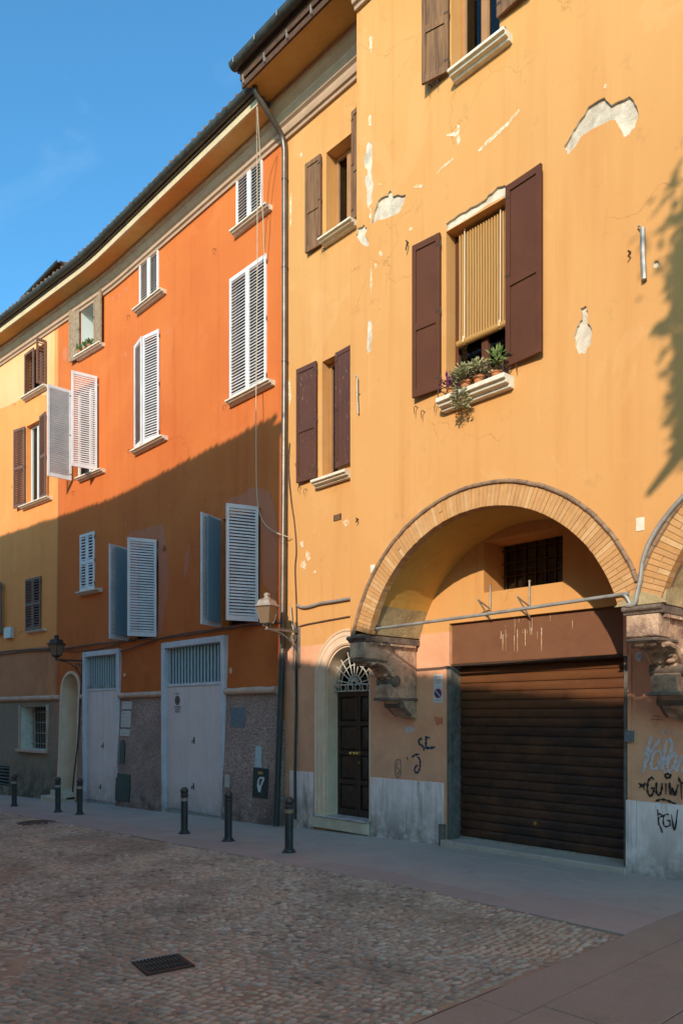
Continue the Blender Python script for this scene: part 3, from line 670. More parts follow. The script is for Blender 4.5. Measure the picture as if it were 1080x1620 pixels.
# --- arches: one brick at a time, moulding, vaults, imposts
rb = random.Random(5)
for k in range(2):
    cx = ACX+k*SPAN; a0 = math.pi-math.asin((ZI-ACZ)/RI)-.0; a1 = math.asin((ZI-ACZ)/RI); nb = 92
    arch = MB()
    ring_o = arc(cx, ACZ, RO-.004, a0, a1, 60); ring_i = arc(cx, ACZ, RI+.004, a0, a1, 60)
    cl = lambda p: (min(max(p[0], cx-SPAN/2+.002) if k else p[0], cx+SPAN/2-.002), p[1])
    ring = [cl(p) for p in ring_o]+[p for p in reversed(ring_i)]
    arch.prism(ring, YB+.004, YB+.125)
    ap = part('arch', arch, M['mortar'], ochre, label='brick arch over the garage door' if k == 0 else 'next brick arch at the right edge')
    gap = .004
    for i in range(nb):
        b0 = a0+(a1-a0)*i/nb; b1 = a0+(a1-a0)*(i+1)/nb; jj = rb.uniform(-.004, .004)
        if k and i > 52: break
        e = gap/2/RI
        c = [cl((cx+r*math.cos(a), ACZ+r*math.sin(a))) for r, a in ((RI+jj*.6, b0-e), (RI+jj*.6, b1+e), (RO-.002, b1+e*.9), (RO-.002, b0-e*.9))]
        ed = min(i, nb-1-i); splits = [(0, .47), (.5, 1)] if (ed < 9 and i % 2) or rb.random() < .08 else [(0, 1)]
        if abs(c[3][0]-c[2][0])+abs(c[3][1]-c[2][1]) < .02: continue
        for s0, s1 in splits:
            lerp = lambda a, b, t: (a[0]+(b[0]-a[0])*t, a[1]+(b[1]-a[1])*t)
            q = [lerp(c[0], c[3], s0), lerp(c[1], c[2], s0), lerp(c[1], c[2], s1), lerp(c[0], c[3], s1)]
            mbk = MB(); mx = (q[0][0]+q[2][0])/2; mz = (q[0][1]+q[2][1])/2
            q = [(p[0]-mx, p[1]-mz) for p in q]; yy = YB-.005-rb.uniform(0, .006)
            mbk.add([(p[0]*.96, 0, p[1]*.96) for p in q]+[(p[0], .004, p[1]) for p in q]+[(p[0], .13, p[1]) for p in q],
                    [(0,1,2,3)]+[(a, (a+1)%4, (a+1)%4+4, a+4) for a in range(4)]+[(a+4, (a+1)%4+4, (a+1)%4+8, a+8) for a in range(4)]+[(11,10,9,8)])
            sub('brick', mbk, M['brick'], ap, Matrix.Translation((mx, yy, mz)))
    nm = 46; b0 = math.pi-math.asin((ZI-ACZ)/(RO+.02)); b1 = math.asin((ZI-ACZ)/(RO+.02))
    lab = MB()
    for i in range(nm):
        s0 = b0+(b1-b0)*(i+.02)/nm; s1 = b0+(b1-b0)*(i+.98)/nm; rr = RO+.008+rb.uniform(-.004, .004)
        pts = [(cx+rr*math.cos(s0+(s1-s0)*t/3), YB-.018, ACZ+rr*math.sin(s0+(s1-s0)*t/3)) for t in range(4)]
        if any(p[0] > cx+SPAN/2 or (k and p[0] < cx-SPAN/2) for p in pts): continue
        lab.tube(pts, .026, 8)
    part('arch_moulding', lab, M['label_m'], ochre, smooth=True)
    mb = MB(); A = arc(cx, ACZ, RI+.03, a0, a1, 48); n = len(A)
    mb.add([(p[0], YB+.12, p[1]) for p in A]+[(p[0], 0, p[1]) for p in A], [(i, i+1, i+1+n, i+n) for i in range(n-1)])
    for f_i, f in enumerate(mb.f): mb.mi[f_i] = 1 if mb.v[f[0]][2] < 3.42 or mb.v[f[1]][2] < 3.42 else 0
    part('vault', mb, [M['vault'], M['masonry']], ochre, fix=False)
mb = MB(); mb.add([(XS, YB+.12, 5.0), (14, YB+.12, 5.0), (14, 0, 5.0), (XS, 0, 5.0)], [(0, 1, 2, 3)]); part('floor_slab', mb, M['vault'], ochre)
# --- corbels
cp = [(577,1010),(577,1042),(577,1046),(582,1049),(593,1049),(605,1053),(612,1060),(616,1067),(621,1072),(622,1078),(619,1084),(613,1086),(614,1093),(616,1099),(617,1104),(620,1107),(627,1109),(632,1115),(637,1123),(642,1129),(648,1134),(653,1138)]
cprof = []
for x, y in cp:
    q = on_x(x, y, XS); cprof.append((q.y, q.z))
cprof = [(max(p[0], YB-.0), p[1]) for p in cprof]; cprof[0] = (YB, ZI); cprof[1] = (YB, cprof[1][1]); zlow = cprof[-1][1]
cprof = cprof[:-1]+[(-.005, zlow), (-.005, ZI)]
def corbel(x0, x1):
    co = None; zb = cprof[1][1]; mb = MB(); mb.prism([(p[0]+.004 if p[0] < YB+.01 else p[0], p[1]) for p in cprof], x0+.015, x1-.015, axis='x')
    co = part('corbel', mb, M['corbel'], ochre, bevel=.012)
    def s(name, q, mat='corbel', **kw): return sub(name, q, M[mat], co, **kw)
    q = MB(); q.prism([(0, ZI-.01), (YB-.05, ZI-.01), (YB-.065, ZI-.03), (YB-.06, ZI-.055), (YB-.02, ZI-.075), (YB-.02, ZI-.10), (0, ZI-.10)], x0-.05, x1+.05, axis='x'); s('capstone', q, 'corbel_dark', bevel=.008)
    q = MB(); q.cbox(x0-.01, x1+.01, YB-.03, YB+.25, zb+.01, ZI-.105, .012); s('front_block', q)
    q = MB()                                                             # dentils along the underside of the capstone
    for i in range(19): q.box(x1+.012, x1+.045, YB+.08+i*.052, YB+.105+i*.052, ZI-.135, ZI-.102); q.box(x0-.045, x0-.012, YB+.08+i*.052, YB+.105+i*.052, ZI-.135, ZI-.102)
    s('dentils', q, 'corbel', kind='stuff')
    q = MB(); q.box(x0-.012, x1+.012, YB-.02, YB+.46, zb-.035, zb-.004); s('scroll_plate', q, 'corbel_dark', bevel=.006)
    v = cprof[9]; q = MB()                                             # upper volute: rolled end with ring and eye
    q.tube([(x0-.03, v[0]+.045, v[1]), (x1+.03, v[0]+.045, v[1])], .085, 18); q.tube([(x0-.042, v[0]+.045, v[1]), (x1+.042, v[0]+.045, v[1])], .05, 16); q.tube([(x0-.055, v[0]+.045, v[1]), (x1+.055, v[0]+.045, v[1])], .022, 12)
    s('volute', q, 'corbel_dark', smooth=True)
    q = MB(); cc = [(p[0], p[1]) for p in cprof[4:10]]
    for xx in (x0-.004, x1+.004): q = MB(); q.tube([(xx, YB+.12, zb-.075)]+[(xx, p[0]+.03, p[1]-.0) for p in cc], .026, 7); s('scroll_edge', q, 'corbel', smooth=True)
    q = MB()
    for i, (yy, zz, r) in enumerate(((YB+.62, zb-.12, .042), (YB+.86, cprof[15][1]-.11, .042))):
        q.tube([(x1-.02, yy, zz), (x1+.012, yy, zz)], r, 14); q.tube([(x1+.0, yy, zz), (x1+.024, yy, zz)], r*.5, 10)
        q.tube([(x0+.02, yy, zz), (x0-.012, yy, zz)], r, 14)
    s('rosette', q, 'corbel', smooth=True)
    q = MB(); z2 = cprof[14][1]; q.box(x0-.015, x1+.015, cprof[14][0]-.05, -.01, z2-.04, z2-.0); s('lower_plate', q, 'corbel_dark', bevel=.006)
    q = MB(); lo = cprof[17:-1]
    for xx in (x0+.0, x1-.0): q.tube([(xx, p[0]+.02, p[1]+.02) for p in lo[:-1]], [.03, .032, .03, .028][:len(lo[:-1])]+[.026]*(max(0, len(lo)-5)), 7)
    q.tube([(x0-.02, cprof[17][0]+.03, cprof[17][1]-.0), (x1+.02, cprof[17][0]+.03, cprof[17][1])], .05, 14)
    s('lower_volute', q, 'corbel_dark', smooth=True)
    q = MB(); rr = random.Random(9)                                    # carved acanthus on the hollow face
    for i in range(9):
        t = i/8; j = 3+t*6; a = cprof[int(j)]; 
        for sx in (-1, 1): q.sphere(((x0+x1)/2+sx*(x1-x0)*.2, a[0]-.005, a[1]-.01), .035, 7, 5, sc=(1.6, .7, .8))
    s('acanthus', q, 'corbel', smooth=True, kind='stuff')
    return co
XR0, XR1 = WB.hit(993, 1000)[0], WB.hit(1041, 1000)[0]
corbel(XL+.02, XS); corbel(XR0, XR1); corbel(XR0+SPAN, XR1+SPAN)
for xa, xb in ((XL+.03, XS-.02), (XR0-.05, XR1+.06)):
    mb = MB(); mb.cbox(xa, xb, YB+.03, 0, ZI-.008, ZI+.18 if xa > 0 else ZI+.02, .01); part('impost', mb, M['masonry'], ochre)
mb = MB(); xm = xa3; mb.prism([(xm-.27, ZI), (xm+.30, ZI), (xm+.2, ZI+.08), (xm+.02, ZI+.15), (xm-.17, ZI+.08)], YB-.014, YB+.02); part('impost_face', mb, M['masonry'], ochre, bevel=.01)
# --- eaves
def eave(bld, wall, u0, u1, dz, gutter_ext=(0, 0)):
    mb = MB(); z = 12.33+dz
    sweep(mb, wall, u0, u1, [(0, z), (.05, z), (.06, z+.05), (.10, z+.06), (.12, z+.13), (.12, z+.18), (.17, z+.21), (.22, z+.32), (.22, z+.36), (.28, z+.42), (.31, z+.52), (.31, z+.60), (0, z+.60)], 20)
    part('cornice', mb, M['cornice'], bld, bevel=.006)
    mb = MB(); sweep(mb, wall, u0, u1, [(.0, z+.602), (.86, z+.602), (.86, z+.65), (0, z+.65)], 20); part('soffit', mb, M['soffit'], bld)
    mb = MB(); sweep(mb, wall, u0-.04, u1, [(.862, z+.55), (.90, z+.55), (.90, z+.80), (.862, z+.80)], 20); part('fascia_board', mb, M['fascia'], bld, bevel=.004)
    mb = MB(); sweep(mb, wall, u0-.04, u1, [(.905, z+.66), (.935, z+.66), (.935, z+.84), (.905, z+.84)], 20); part('fascia_board', mb, M['fascia'], bld, bevel=.004)
    g = MB(); sweep(g, wall, u0-.10, u1, halfpipe(1.04, z+.90, .10), 20); gt = part('gutter', g, M['gutter'], bld, smooth=True)
    b = MB(); n = int((u1-u0)/.6)
    for i in range(n+1):
        u = u0+.05+i*.6; b.box(u-.012, u+.012, wall.y(u, 9)-1.147, wall.y(u, 9)-1.143, z+.82, z+.90); b.box(u-.010, u+.010, wall.y(u, 9)-.945, wall.y(u, 9)-.905, z+.58, z+.72)
    sub('gutter_brackets', b, M['zinc'], gt, kind='stuff')
    r = MB(); y0 = wall.y(0, 9)-.95; r.add([(u0-.1, y0, z+.93), (u1, y0, z+.93), (u1, 6, z+3.2), (u0-.1, 6, z+3.2), (u0-.1, y0, z+.82), (u1, y0, z+.82), (u1, 6, z+3.1), (u0-.1, 6, z+3.1)],
                                           [(0,1,2,3),(4,7,6,5),(0,4,5,1),(0,3,7,4),(1,5,6,2),(2,6,7,3)])
    ro = part('roof', r, M['tile'], bld)
    t = MB(); k = int((u1-u0)/.22)
    for i in range(k):
        u = u0+.06+i*.22
        for j in range(2): t.tube([(u, y0-.06+j*.42, z+.97+j*.157), (u, y0+.42+j*.42, z+1.0+.157+j*.157)], [.085, .07], 8)
    sub('roof_tiles', t, M['tile'], ro, kind='stuff')
eave(ochre, WA, UJ-.05, XL, 0); eave(ochre, WB, XU, 14, -.36)
# --- windows of the recessed wall
window(ochre, WA, w1['u0'], w1['u1'], w1['z0'], w1['z1'], .26, 'tawny', curtain=True)
window(ochre, WA, w2['u0'], w2['u1'], w2['z0'], w2['z1'], .20, 'tawny', curtain=True, split=False)
sill(ochre, WA, WA.hit(502, 385, -.19)[0], w1['u1']+.12, w1['z0'], .20); sill(ochre, WA, WA.hit(491, 765, -.19)[0], w2['u1']+.35, w2['z0'], .20, h=.13)
shutter(ochre, WA, 'L', uz(510.5, 300)[0], w1['z0']-.02, w1['z1']+.01, .375, 176, 'wood_old', 'panel', label='left shutter of bare weathered wood')
shutter(ochre, WA, 'R', w1['u1']+.01, w1['z0']+.03, w1['z1']+.28, .375, 176, 'wood_old', 'panel')
shutter(ochre, WA, 'L', uz(503.5, 650)[0], uz(503.5, 756)[1], uz(503.5, 572)[1], .50, 177, 'brown_flake', 'panel')
shutter(ochre, WA, 'R', uz(534, 650)[0], uz(534.6, 742)[1], uz(534.6, 560)[1], .50, 177, 'brown_flake', 'plank')
for x, y in ((489, 393), (487, 345), (515, 395), (476, 772), (486, 775), (471, 735)): hook(ochre, WA, x, y)
# --- windows of the overhanging wall
window(ochre, WB, ww['u0'], ww['u1'], ww['z0'], ww['z1'], .22, 'brown', curtain=False)
window(ochre, WB, wt['u0'], wt['u1'], wt['z0'], wt['z1'], .24, 'tawny', curtain=True)
sl2 = (WB.hit(689, 629, -.2)[0], WB.hit(797.5, 582, -.2)[0]); sill(ochre, WB, sl2[0], sl2[1], ww['z0'], .21, h=.15)
sill(ochre, WB, WB.hit(706, 107, -.2)[0], WB.hit(795, 38, -.2)[0], wt['z0'], .19, h=.11)
a = WB.hit(699.6, 617); b = WB.hit(699.6, 370)
shutter(ochre, WB, 'L', a[0], a[1], b[1], .435, 175, 'brown', 'panel', fr=.06)
a = WB.hit(804, 583); b = WB.hit(804, 298)
shutter(ochre, WB, 'R', a[0], a[1], b[1], .50, 176, 'brown', 'panel', fr=.065, label='wider right shutter, standing a little higher than its partner')
a = WB.hit(713, 116)
shutter(ochre, WB, 'L', a[0], a[1], a[1]+1.5, .375, 166, 'wood_old', 'panel', label='left shutter of bare weathered wood')
a = WB.hit(790, 33)
shutter(ochre, WB, 'R', a[0], a[1], a[1]+1.5, .46, 174, 'wood_old', 'panel')
for x, y in ((661, 645), (672, 652), (695, 640), (812, 583), (822, 577), (683, 137), (697, 128), (802, 47), (679, 78)): hook(ochre, WB, x, y, .11, x)
# --- tympanum window with iron grid
tw = MB(); gx0, gx1 = t0[0]+.02, t1[0]-.0; gy = .46
tw.box(t0[0]+.0, t1[0], gy+.03, gy+.05, t0[1], t1[1]); tp = part('barred_window', tw, M['room'], ochre)
for i in range(8):
    x = t0[0]+.06+(t1[0]-t0[0]-.12)*i/7; q = MB(); q.box(x-.008, x+.008, gy-.008, gy+.008, t0[1]+.003, t1[1]-.003); sub('bar', q, M['iron'], tp)
for i in range(4):
    z = t0[1]+.08+(t1[1]-t0[1]-.16)*i/3; q = MB(); q.box(t0[0]+.003, t1[0]-.003, gy-.024, gy-.010, z-.007, z+.007); sub('bar', q, M['iron'], tp)
for i in range(4):
    for j in range(2):
        q = MB(); dx = (t1[0]-t0[0]-.06)/4; x = t0[0]+.03+dx*i; h = (t1[1]-t0[1])/2; q.box(x+.012, x+dx-.012, gy+.018, gy+.024, t0[1]+h*j+.015, t0[1]+h*(j+1)-.015); sub('pane', q, M['glass'], tp)
# --- garage front
ga = MB(); gy = .24
ga.box(gX0, gX0+.055, -.012, .20, 2.60, gZ1-.002); ga.box(gX1-.055, gX1, -.012, .20, 2.60, gZ1-.002); ga.box(gX0+.055, gX1-.055, -.012, .14, 3.22, gZ1-.002)
hd = part('header_frame', ga, M['ochre'], ochre, bevel=.004)
q = MB(); q.cbox(gX0+.057, gX1-.057, .05, .08, 2.63, 3.218, .006); sub('header_panel', q, M['header'], hd)
q = MB(); q.box(gX0+.057, gX1-.057, .03, .10, 2.60, 2.628); sub('header_rail', q, M['iron'], hd)
gd = MB(); gd.box(gX0+.003, gX1-.003, gy+.055, gy+.09, -.1, 2.60)
gp = part('garage_door', gd, M['room'], ochre, label='brown roller door under the brick arch')
for ja, jb in ((gX0+.003, gX0+.075), (gX1-.055, gX1-.003)):
    q = MB(); q.box(ja, jb, .0, gy+.05, -.1, 2.60); sub('jamb', q, M['dark_stone'], gp, bevel=.006)
ns = 20; z0g, z1g = .10, 2.60; hs_ = (z1g-z0g)/ns
sm = MB(); prof = [(.006, .003), (-.010, .005), (-.016, .016), (-.019, hs_*.30), (-.019, hs_*.62), (-.014, hs_*.80), (-.004, hs_*.90), (-.002, hs_-.004), (.006, hs_-.002)]
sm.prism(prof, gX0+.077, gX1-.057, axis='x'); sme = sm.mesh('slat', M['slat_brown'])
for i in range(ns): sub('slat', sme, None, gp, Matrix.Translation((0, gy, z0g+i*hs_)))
q = MB(); q.box(gX0+.076, gX1-.056, gy-.02, gy+.02, .062, .098); sub('bottom_bar', q, M['zinc'], gp)
q = MB(); lk = on_y(846, 1303, gy-.035); q.tube([(lk.x, lk.y, lk.z), (lk.x, lk.y+.02, lk.z)], .025, 12); sub('lock', q, M['brass'], gp)
th = MB(); th.cbox(gX0-.02, gX1+.03, -.13, .30, -.05, .062, .012); part('threshold', th, M['slab'], ochre)
th = MB(); th.cbox(gX0-.10, gX0-.012, -.075, .0, -.1, .28, .01); part('kerb_stone', th, M['dark_stone'], ochre)
for x0, x1 in ((-.055, -.002), (gX1+.002, gX1+.05)):
    q = MB(); q.box(x0, x1, -.014, .0, .90, 2.62); part('jamb_trim', q, M['ochre'], ochre)
# --- marble plinth, panel by panel
def mp(pa, pb, z1=.885, t=.03, z0=-.4):
    a = uz(pa, 1270)[0]; b = uz(pb, 1270)[0]; q = MB(); q.cbox(a+.0015, b-.0015, -t-rnd.uniform(0, .004), .0, z0, z1+rnd.uniform(-.006, .006), .004); part('marble_panel', q, M['marble'], ochre)
for a, b in ((470, 497.5), (587.5, 628.5), (628.5, 660.5), (660.5, 702)): mp(a, b)
for a, b in ((992, 1009), (1009, 1150)): mp(a, b, .87, .05)
q = MB(); q.cbox(uz(459, 1270)[0], uz(469.5, 1270)[0], -.02, .0, -.4, .88, .004); part('marble_panel', q, M['marble'], ochre)
q = MB(); q.box(5.4, 13.9, -.03, 0, -.3, .88); part('marble_panel', q, M['marble'], ochre)
# --- arched street door
ds = MB()
band = [(dX0-.0, .0), (dX0-.27, .0)]+[(dcx-(dr+.27)*math.cos(t*math.pi/24), dsp+(dr+.27)*math.sin(t*math.pi/24)) for t in range(24)]
band += [(dcx+dr+.20, dsp), (dcx+dr+.0, dsp)]+[(dcx+dr*math.cos(t*math.pi/24), dsp+dr*math.sin(t*math.pi/24)) for t in range(1, 24)]+[(dX0, dsp)]
ds.prism(band, -.03, .0); dsu = part('door_surround', ds, M['surround'], ochre, bevel=.006)
for off, rr_ in ((.245, .02), (.16, .013), (.03, .016)):
    q = MB(); q.tube([(dX0-off, -.03, .12), (dX0-off, -.03, dsp)]+[(dcx-(dr+off)*math.cos(t*math.pi/24), -.03, dsp+(dr+off)*math.sin(t*math.pi/24)) for t in range(1, 24)], rr_, 8)
    sub('moulding', q, M['surround'], dsu, smooth=True)
q = MB(); q.box(dX0+.001, dX0+.03, .002, .325, .12, dsp); q.box(dX1-.03, dX1-.001, .002, .325, .12, dsp)
n = 20; pa = arc(dcx, dsp, dr-.001, 0, math.pi, n); pb = arc(dcx, dsp, dr-.03, 0, math.pi, n)
q.prism(pa+pb[::-1], .002, .325); sub('jamb', q, M['surround'], dsu)
dy = .27
dm = MB(); dm.box(dX0+.031, dX1-.031, dy+.03, dy+.06, .13, dsp+dr); dpart = part('street_door', dm, M['room'], ochre)
lz0, lz1 = .14, 2.30
for s in (0, 1):
    xa = dX0+.033 if s == 0 else dcx+.003; xb = dcx-.003 if s == 0 else dX1-.033; q = MB(); fw = .055
    zs_ = [lz0+.14, .72, 1.15, 1.58, 2.0, lz1-.03]
    q.box(xa, xa+fw, dy-.03, dy+.015, lz0, lz1); q.box(xb-fw, xb, dy-.03, dy+.015, lz0, lz1)
    q.box(xa+fw, xb-fw, dy-.028, dy+.015, lz0, zs_[0])
    rows = [(.28, .70), (.78, 1.20), (1.28, 1.70), (1.78, 2.20)]
    for (a, b), (c, d) in zip(rows, rows[1:]): q.box(xa+fw, xb-fw, dy-.028, dy+.015, b, c)
    q.box(xa+fw, xb-fw, dy-.028, dy+.015, rows[-1][1], lz1)
    for a, b in rows:
        x0, x1 = xa+fw, xb-fw; cxx, czz = (x0+x1)/2, (a+b)/2
        q.add([(x0, dy+.008, a), (x1, dy+.008, a), (x1, dy+.008, b), (x0, dy+.008, b), (x0+.035, dy-.012, a+.035), (x1-.035, dy-.012, a+.035), (x1-.035, dy-.012, b-.035), (x0+.035, dy-.012, b-.035), (cxx, dy-.045, czz)],
              [(0,1,5,4),(1,2,6,5),(2,3,7,6),(3,0,4,7),(4,5,8),(5,6,8),(6,7,8),(7,4,8)])
    leaf = MB(); lf = None
    lf = sub('door_leaf', q, M['door_wood'], dpart, bevel=.003)
for x in (dcx-.13, dcx-.035, dcx+.035):
    q = MB(); q.sphere((x, dy-.075, 1.235), .032, 12, 8); q.tube([(x, dy-.03, 1.235), (x, dy-.07, 1.235)], .014, 8); q.tube([(x, dy-.034, 1.235), (x, dy-.028, 1.235)], .036, 12); sub('door_knob', q, M['brass'], dpart, smooth=True)
q = MB(); q.tube([(dcx+.03, dy-.036, 1.08), (dcx+.03, dy-.028, 1.08)], .018, 10); sub('keyhole_plate', q, M['brass'], dpart)
q = MB(); q.box(dX0+.031, dX1-.031, dy-.05, dy+.03, lz1+.003, lz1+.06); sub('transom', q, M['door_wood'], dpart)
q = MB(); q.prism(arc(dcx, lz1+.065, dr-.04, 0, math.pi, 20), dy+.015, dy+.02); sub('fanlight_pane', q, M['glass'], dpart)
fan = MB(); fy = dy-.10; fz = lz1+.10
for r in (.16, .33, .47): fan.tube([(dcx+r*math.cos(t*math.pi/16), fy, fz+r*math.sin(t*math.pi/16)) for t in range(17)], .011, 6)
for i in range(9):
    a = math.pi*(i+.5)/9; fan.tube([(dcx+.05*math.cos(a), fy-.012, fz+.05*math.sin(a)), (dcx+(.50)*math.cos(a), fy-.012, fz+(.62 if i % 2 else .56)*math.sin(a))], .010, 6)
for i in range(6):
    xx = dX0+.10+i*(2*dr-.2)/5; fan.tube([(xx+.065*math.cos(t*math.pi/5), fy-.02, fz-.055+.055*math.sin(t*math.pi/5)) for t in range(11)], .009, 6)
fan.tube([(dX0+.03, fy, fz), (dX1-.03, fy, fz)], .012, 6); fan.tube([(dX0+.03, fy, fz-.11), (dX1-.03, fy, fz-.11)], .010, 6)
sub('fanlight_grille', fan, M['iron_w'], dpart, smooth=True)
st = MB(); st.cbox(dX0-.29, dX1+.01, -.07, .30, -.06, .13, .01); part('doorstep', st, M['cream_stone'], ochre); 
q = MB(); q.cbox(dX0-.27, dX1+.0, -.085, .29, .132, .16, .008); part('doorstep', q, M['marble'], ochre)
# vent hole
q = MB(); a = uz(528, 825); b = uz(540, 812); q.box(a[0], b[0], -.012, .004, a[1], b[1]); v = part('vent', q, M['corbel_dark'], ochre)
for i in range(4):
    s = MB(); zz = a[1]+(b[1]-a[1])*(i+.5)/4; s.box(a[0]+.01, b[0]-.01, -.02, -.0125, zz-.008, zz+.008); sub('slat', s, M['wood_old'], v)
# ------------------------------------------------------------------ orange house and yellow house
def cw(pl, pr, yt_x, yt, yb_x, yb, wl=None):
    wl = wl or WC; return dict(u0=wl.hit(pl, (yt+yb)/2)[0], u1=wl.hit(pr, (yt+yb)/2)[0], z1=wl.hit(yt_x, yt)[1], z0=wl.hit(yb_x, yb)[1])
UB = WC.hit(90, 1000)[0]
Wn = {
 'w9': cw(376, 416, 415, 237, 416, 336), 'w10': cw(365.5, 422, 421, 404, 422, 608), 'w6': cw(222.5, 251.5, 250, 385, 250, 468),
 'w8': cw(215, 253, 251, 524, 254, 695), 'w5': cw(128.5, 151, 150, 462, 154, 549), 'w7': cw(116, 156, 156, 598, 156, 746),
 'w11': cw(128.5, 150, 150, 842, 150, 933), 'w12': cw(207, 250, 250, 855, 250, 1008), 'w13': cw(352, 411, 411, 803, 411, 984),
 'd1': cw(41, 74, 73, 541, 73, 612), 'd2': cw(42, 65, 66, 662, 65, 792), 'd3': cw(42, 65.4, 65, 913, 65, 996), 'd4': cw(-14, -4, -4, 925, -4, 1005),
}
orange = thing('orange_house', (-8.5, 0, 0), 'long orange house with pale louvred shutters and pebbled stucco base', 'house')
yellow = thing('yellow_house', (UB-3, 0, 0), 'yellow house with brown shutters at the left edge beyond the orange one', 'house')
def door_rect(pl, pr, yt):
    return dict(u0=WV.hit(pl, 1150)[0], u1=WV.hit(pr, 1150)[0], z1=WV.hit((pl+pr)/2, yt)[1])
G2 = door_rect(131.5, 188.5, 1029.5); G3 = door_rect(257.5, 356, 1011.5); G1 = dict(u0=WV.hit(97, 1150)[0], u1=WV.hit(123, 1150)[0])
g1c = (G1['u0']+G1['u1'])/2; g1r = (G1['u1']-G1['u0'])/2; g1top = WV.hit(109, 1066)[1]; g1s = g1top-g1r
BW = dict(u0=WV.hit(33, 1150)[0], u1=WV.hit(76, 1150)[0], z1=WV.hit(76, 1118)[1], z0=WV.hit(55, 1186)[1])
VW = dict(u0=WV.hit(1, 1230)[0], u1=WV.hit(19, 1230)[0], z1=WV.hit(18, 1213)[1], z0=WV.hit(18, 1244)[1])
ZS = WC.hit(400, 1093)[1]
usb = [-9.8-.2*i for i in range(8)]; zsb = [7.5, 6, 5, 4, 3.0, 2.4, 1.8, 1.2, .6, ZS]
H = lambda d, dep=.22: (d['u0'], d['u1'], d['z0'], d['z1'], dep)
mb = MB()
hC = [H(Wn[k]) for k in ('w9', 'w10', 'w6', 'w8', 'w7', 'w11', 'w12', 'w13')]+[(Wn['w5']['u0'], Wn['w5']['u1'], Wn['w5']['z0'], Wn['w5']['z1'], .9, 3)]
hC += [(G2['u0'], G2['u1'], -1.2, G2['z1'], .30), (G3['u0'], G3['u1'], -1.2, G3['z1'], .30)]
wallgrid(mb, WC, UB, UJ, -1.2, 12.8, hC, us=usb, zs=zsb, matf=lambda u, z: 1 if z < ZS else 0, skip=[(G1['u0']-.12, G1['u1']+.10, -1.2, g1top+.12)])
op = [(G1['u0'], -1.1), (G1['u1'], -1.1)]+arc(g1c, g1s, g1r, 0, math.pi, 18)
lo_, hi_ = G1['u0']-.12, G1['u1']+.10
ff = MB(); face_holes(ff, WC.P, [(lo_, -1.2), (hi_, -1.2), (hi_, ZS), (hi_, g1top+.12), (lo_, g1top+.12), (lo_, ZS)], [(op, .5, 2)])
ff.mi = [m if m else 0 for m in ff.mi]; o_ = len(mb.v); mb.v += ff.v; mb.f += [tuple(i+o_ for i in f) for f in ff.f]; mb.mi += ff.mi
zc = [-1.2, .6, 1.2, 1.8, 2.4, 3.0, 4, 5, 6, 7.5, 12.8]
for a, b in zip(zc, zc[1:]):                      # end face that stands proud of the ochre house
    mb.m = 1 if b < ZS else 0; mb.add([WC.P(UJ, a), (UJ, .6, a), (UJ, .6, b), WC.P(UJ, b)], [(0, 1, 2, 3)])
q = MB(); q.add([(UJ, 8, -1), (UB, 8, -1), (UB, 8, 13), (UJ, 8, 13)], [(0, 1, 2, 3)]); part('back_wall', q, M['orange'], orange)
part('wall', mb, [M['orange'], M['stucco'], M['surround'], M['room_w']], orange, fix=False)
mb = MB(); hD = [H(Wn[k]) for k in ('d1', 'd2', 'd3', 'd4')]+[(BW['u0'], BW['u1'], BW['z0'], BW['z1'], .5, 2), (VW['u0'], VW['u1'], VW['z0'], VW['z1'], .3, 1)]
UE = -24.0; 
wallgrid(mb, WC, UE, UB, -1.2, 12.8, hD, us=[-22, -20, -18, -16], zs=zsb, matf=lambda u, z: 1 if z < ZS else 0)
part('wall', mb, [M['yellow'], M['stucco'], M['sill']], yellow, fix=False)
# pale upper band of the yellow house, joint strip, faded patches
py_ = jitter_poly(px_poly(WC, [(-40,560),(0,520),(30,527),(60,527),(86,517),(86,627),(60,624),(33,632),(0,647),(-40,668)]), .02, 3, 4); d = Wn['d1']; q = MB()
face_holes(q, lambda u, z, dd: WC.P(u, z, -.003), [(UB-.03, p[1]) if p[0] > UB-.03 else p for p in py_], [([(d['u0']-.002, d['z0']-.002), (d['u1']+.002, d['z0']-.002), (d['u1']+.002, d['z1']+.002), (d['u0']-.002, d['z1']+.002)], 0, 0)])
part('faded_plaster', q, M['pale_y'], yellow)
q = MB(); 
for a, b in zip(zc[2:], zc[3:]): q.add([WC.P(UB-.02, a, -.004), WC.P(UB+.05, a, -.004), WC.P(UB+.05, b, -.004), WC.P(UB-.02, b, -.004)], [(0, 1, 2, 3)])
part('joint_strip', q, M['faded'], yellow, fix=False)
for i, pl in enumerate([[(200,852),(206,842),(225,838),(258,829),(261,850),(266,890),(268,930),(262,960),(256,1000),(248,1009),(252,950),(250,852)],
        [(352,806),(362,790),(385,780),(400,772),(418,770),(432,790),(437,820),(440,860),(436,900),(441,930),(432,958),(424,930),(415,920),(413,800)],
        [(296,866),(300,862),(298,900),(291,918),(290,912)], [(308,868),(311,866),(309,882),(306,886)]]):
    patch('faded_plaster', WC, pl, M['faded'], orange, -.003, .03, 4, i+60)
for i, (x, y, a, b) in enumerate([(200,458,2,5),(189,466,2,4),(178,472,2,4),(266,525,2,4),(199,560,2,5),(268,800,2,4),(140,838,2,4),(120,826,2,2),(260,868,3,5),(365,1061,2.5,5),(103,560,4,12),(198,828,2,3),(197,1068,2,3)]):
    patch('plaster_scrape', WC, [(x+a*math.cos(t), y+b*math.sin(t)) for t in [k*math.pi/4 for k in range(8)]], M['whitewash'] if y > 1000 else M['faded'], orange, -.003, .01, 2, i)
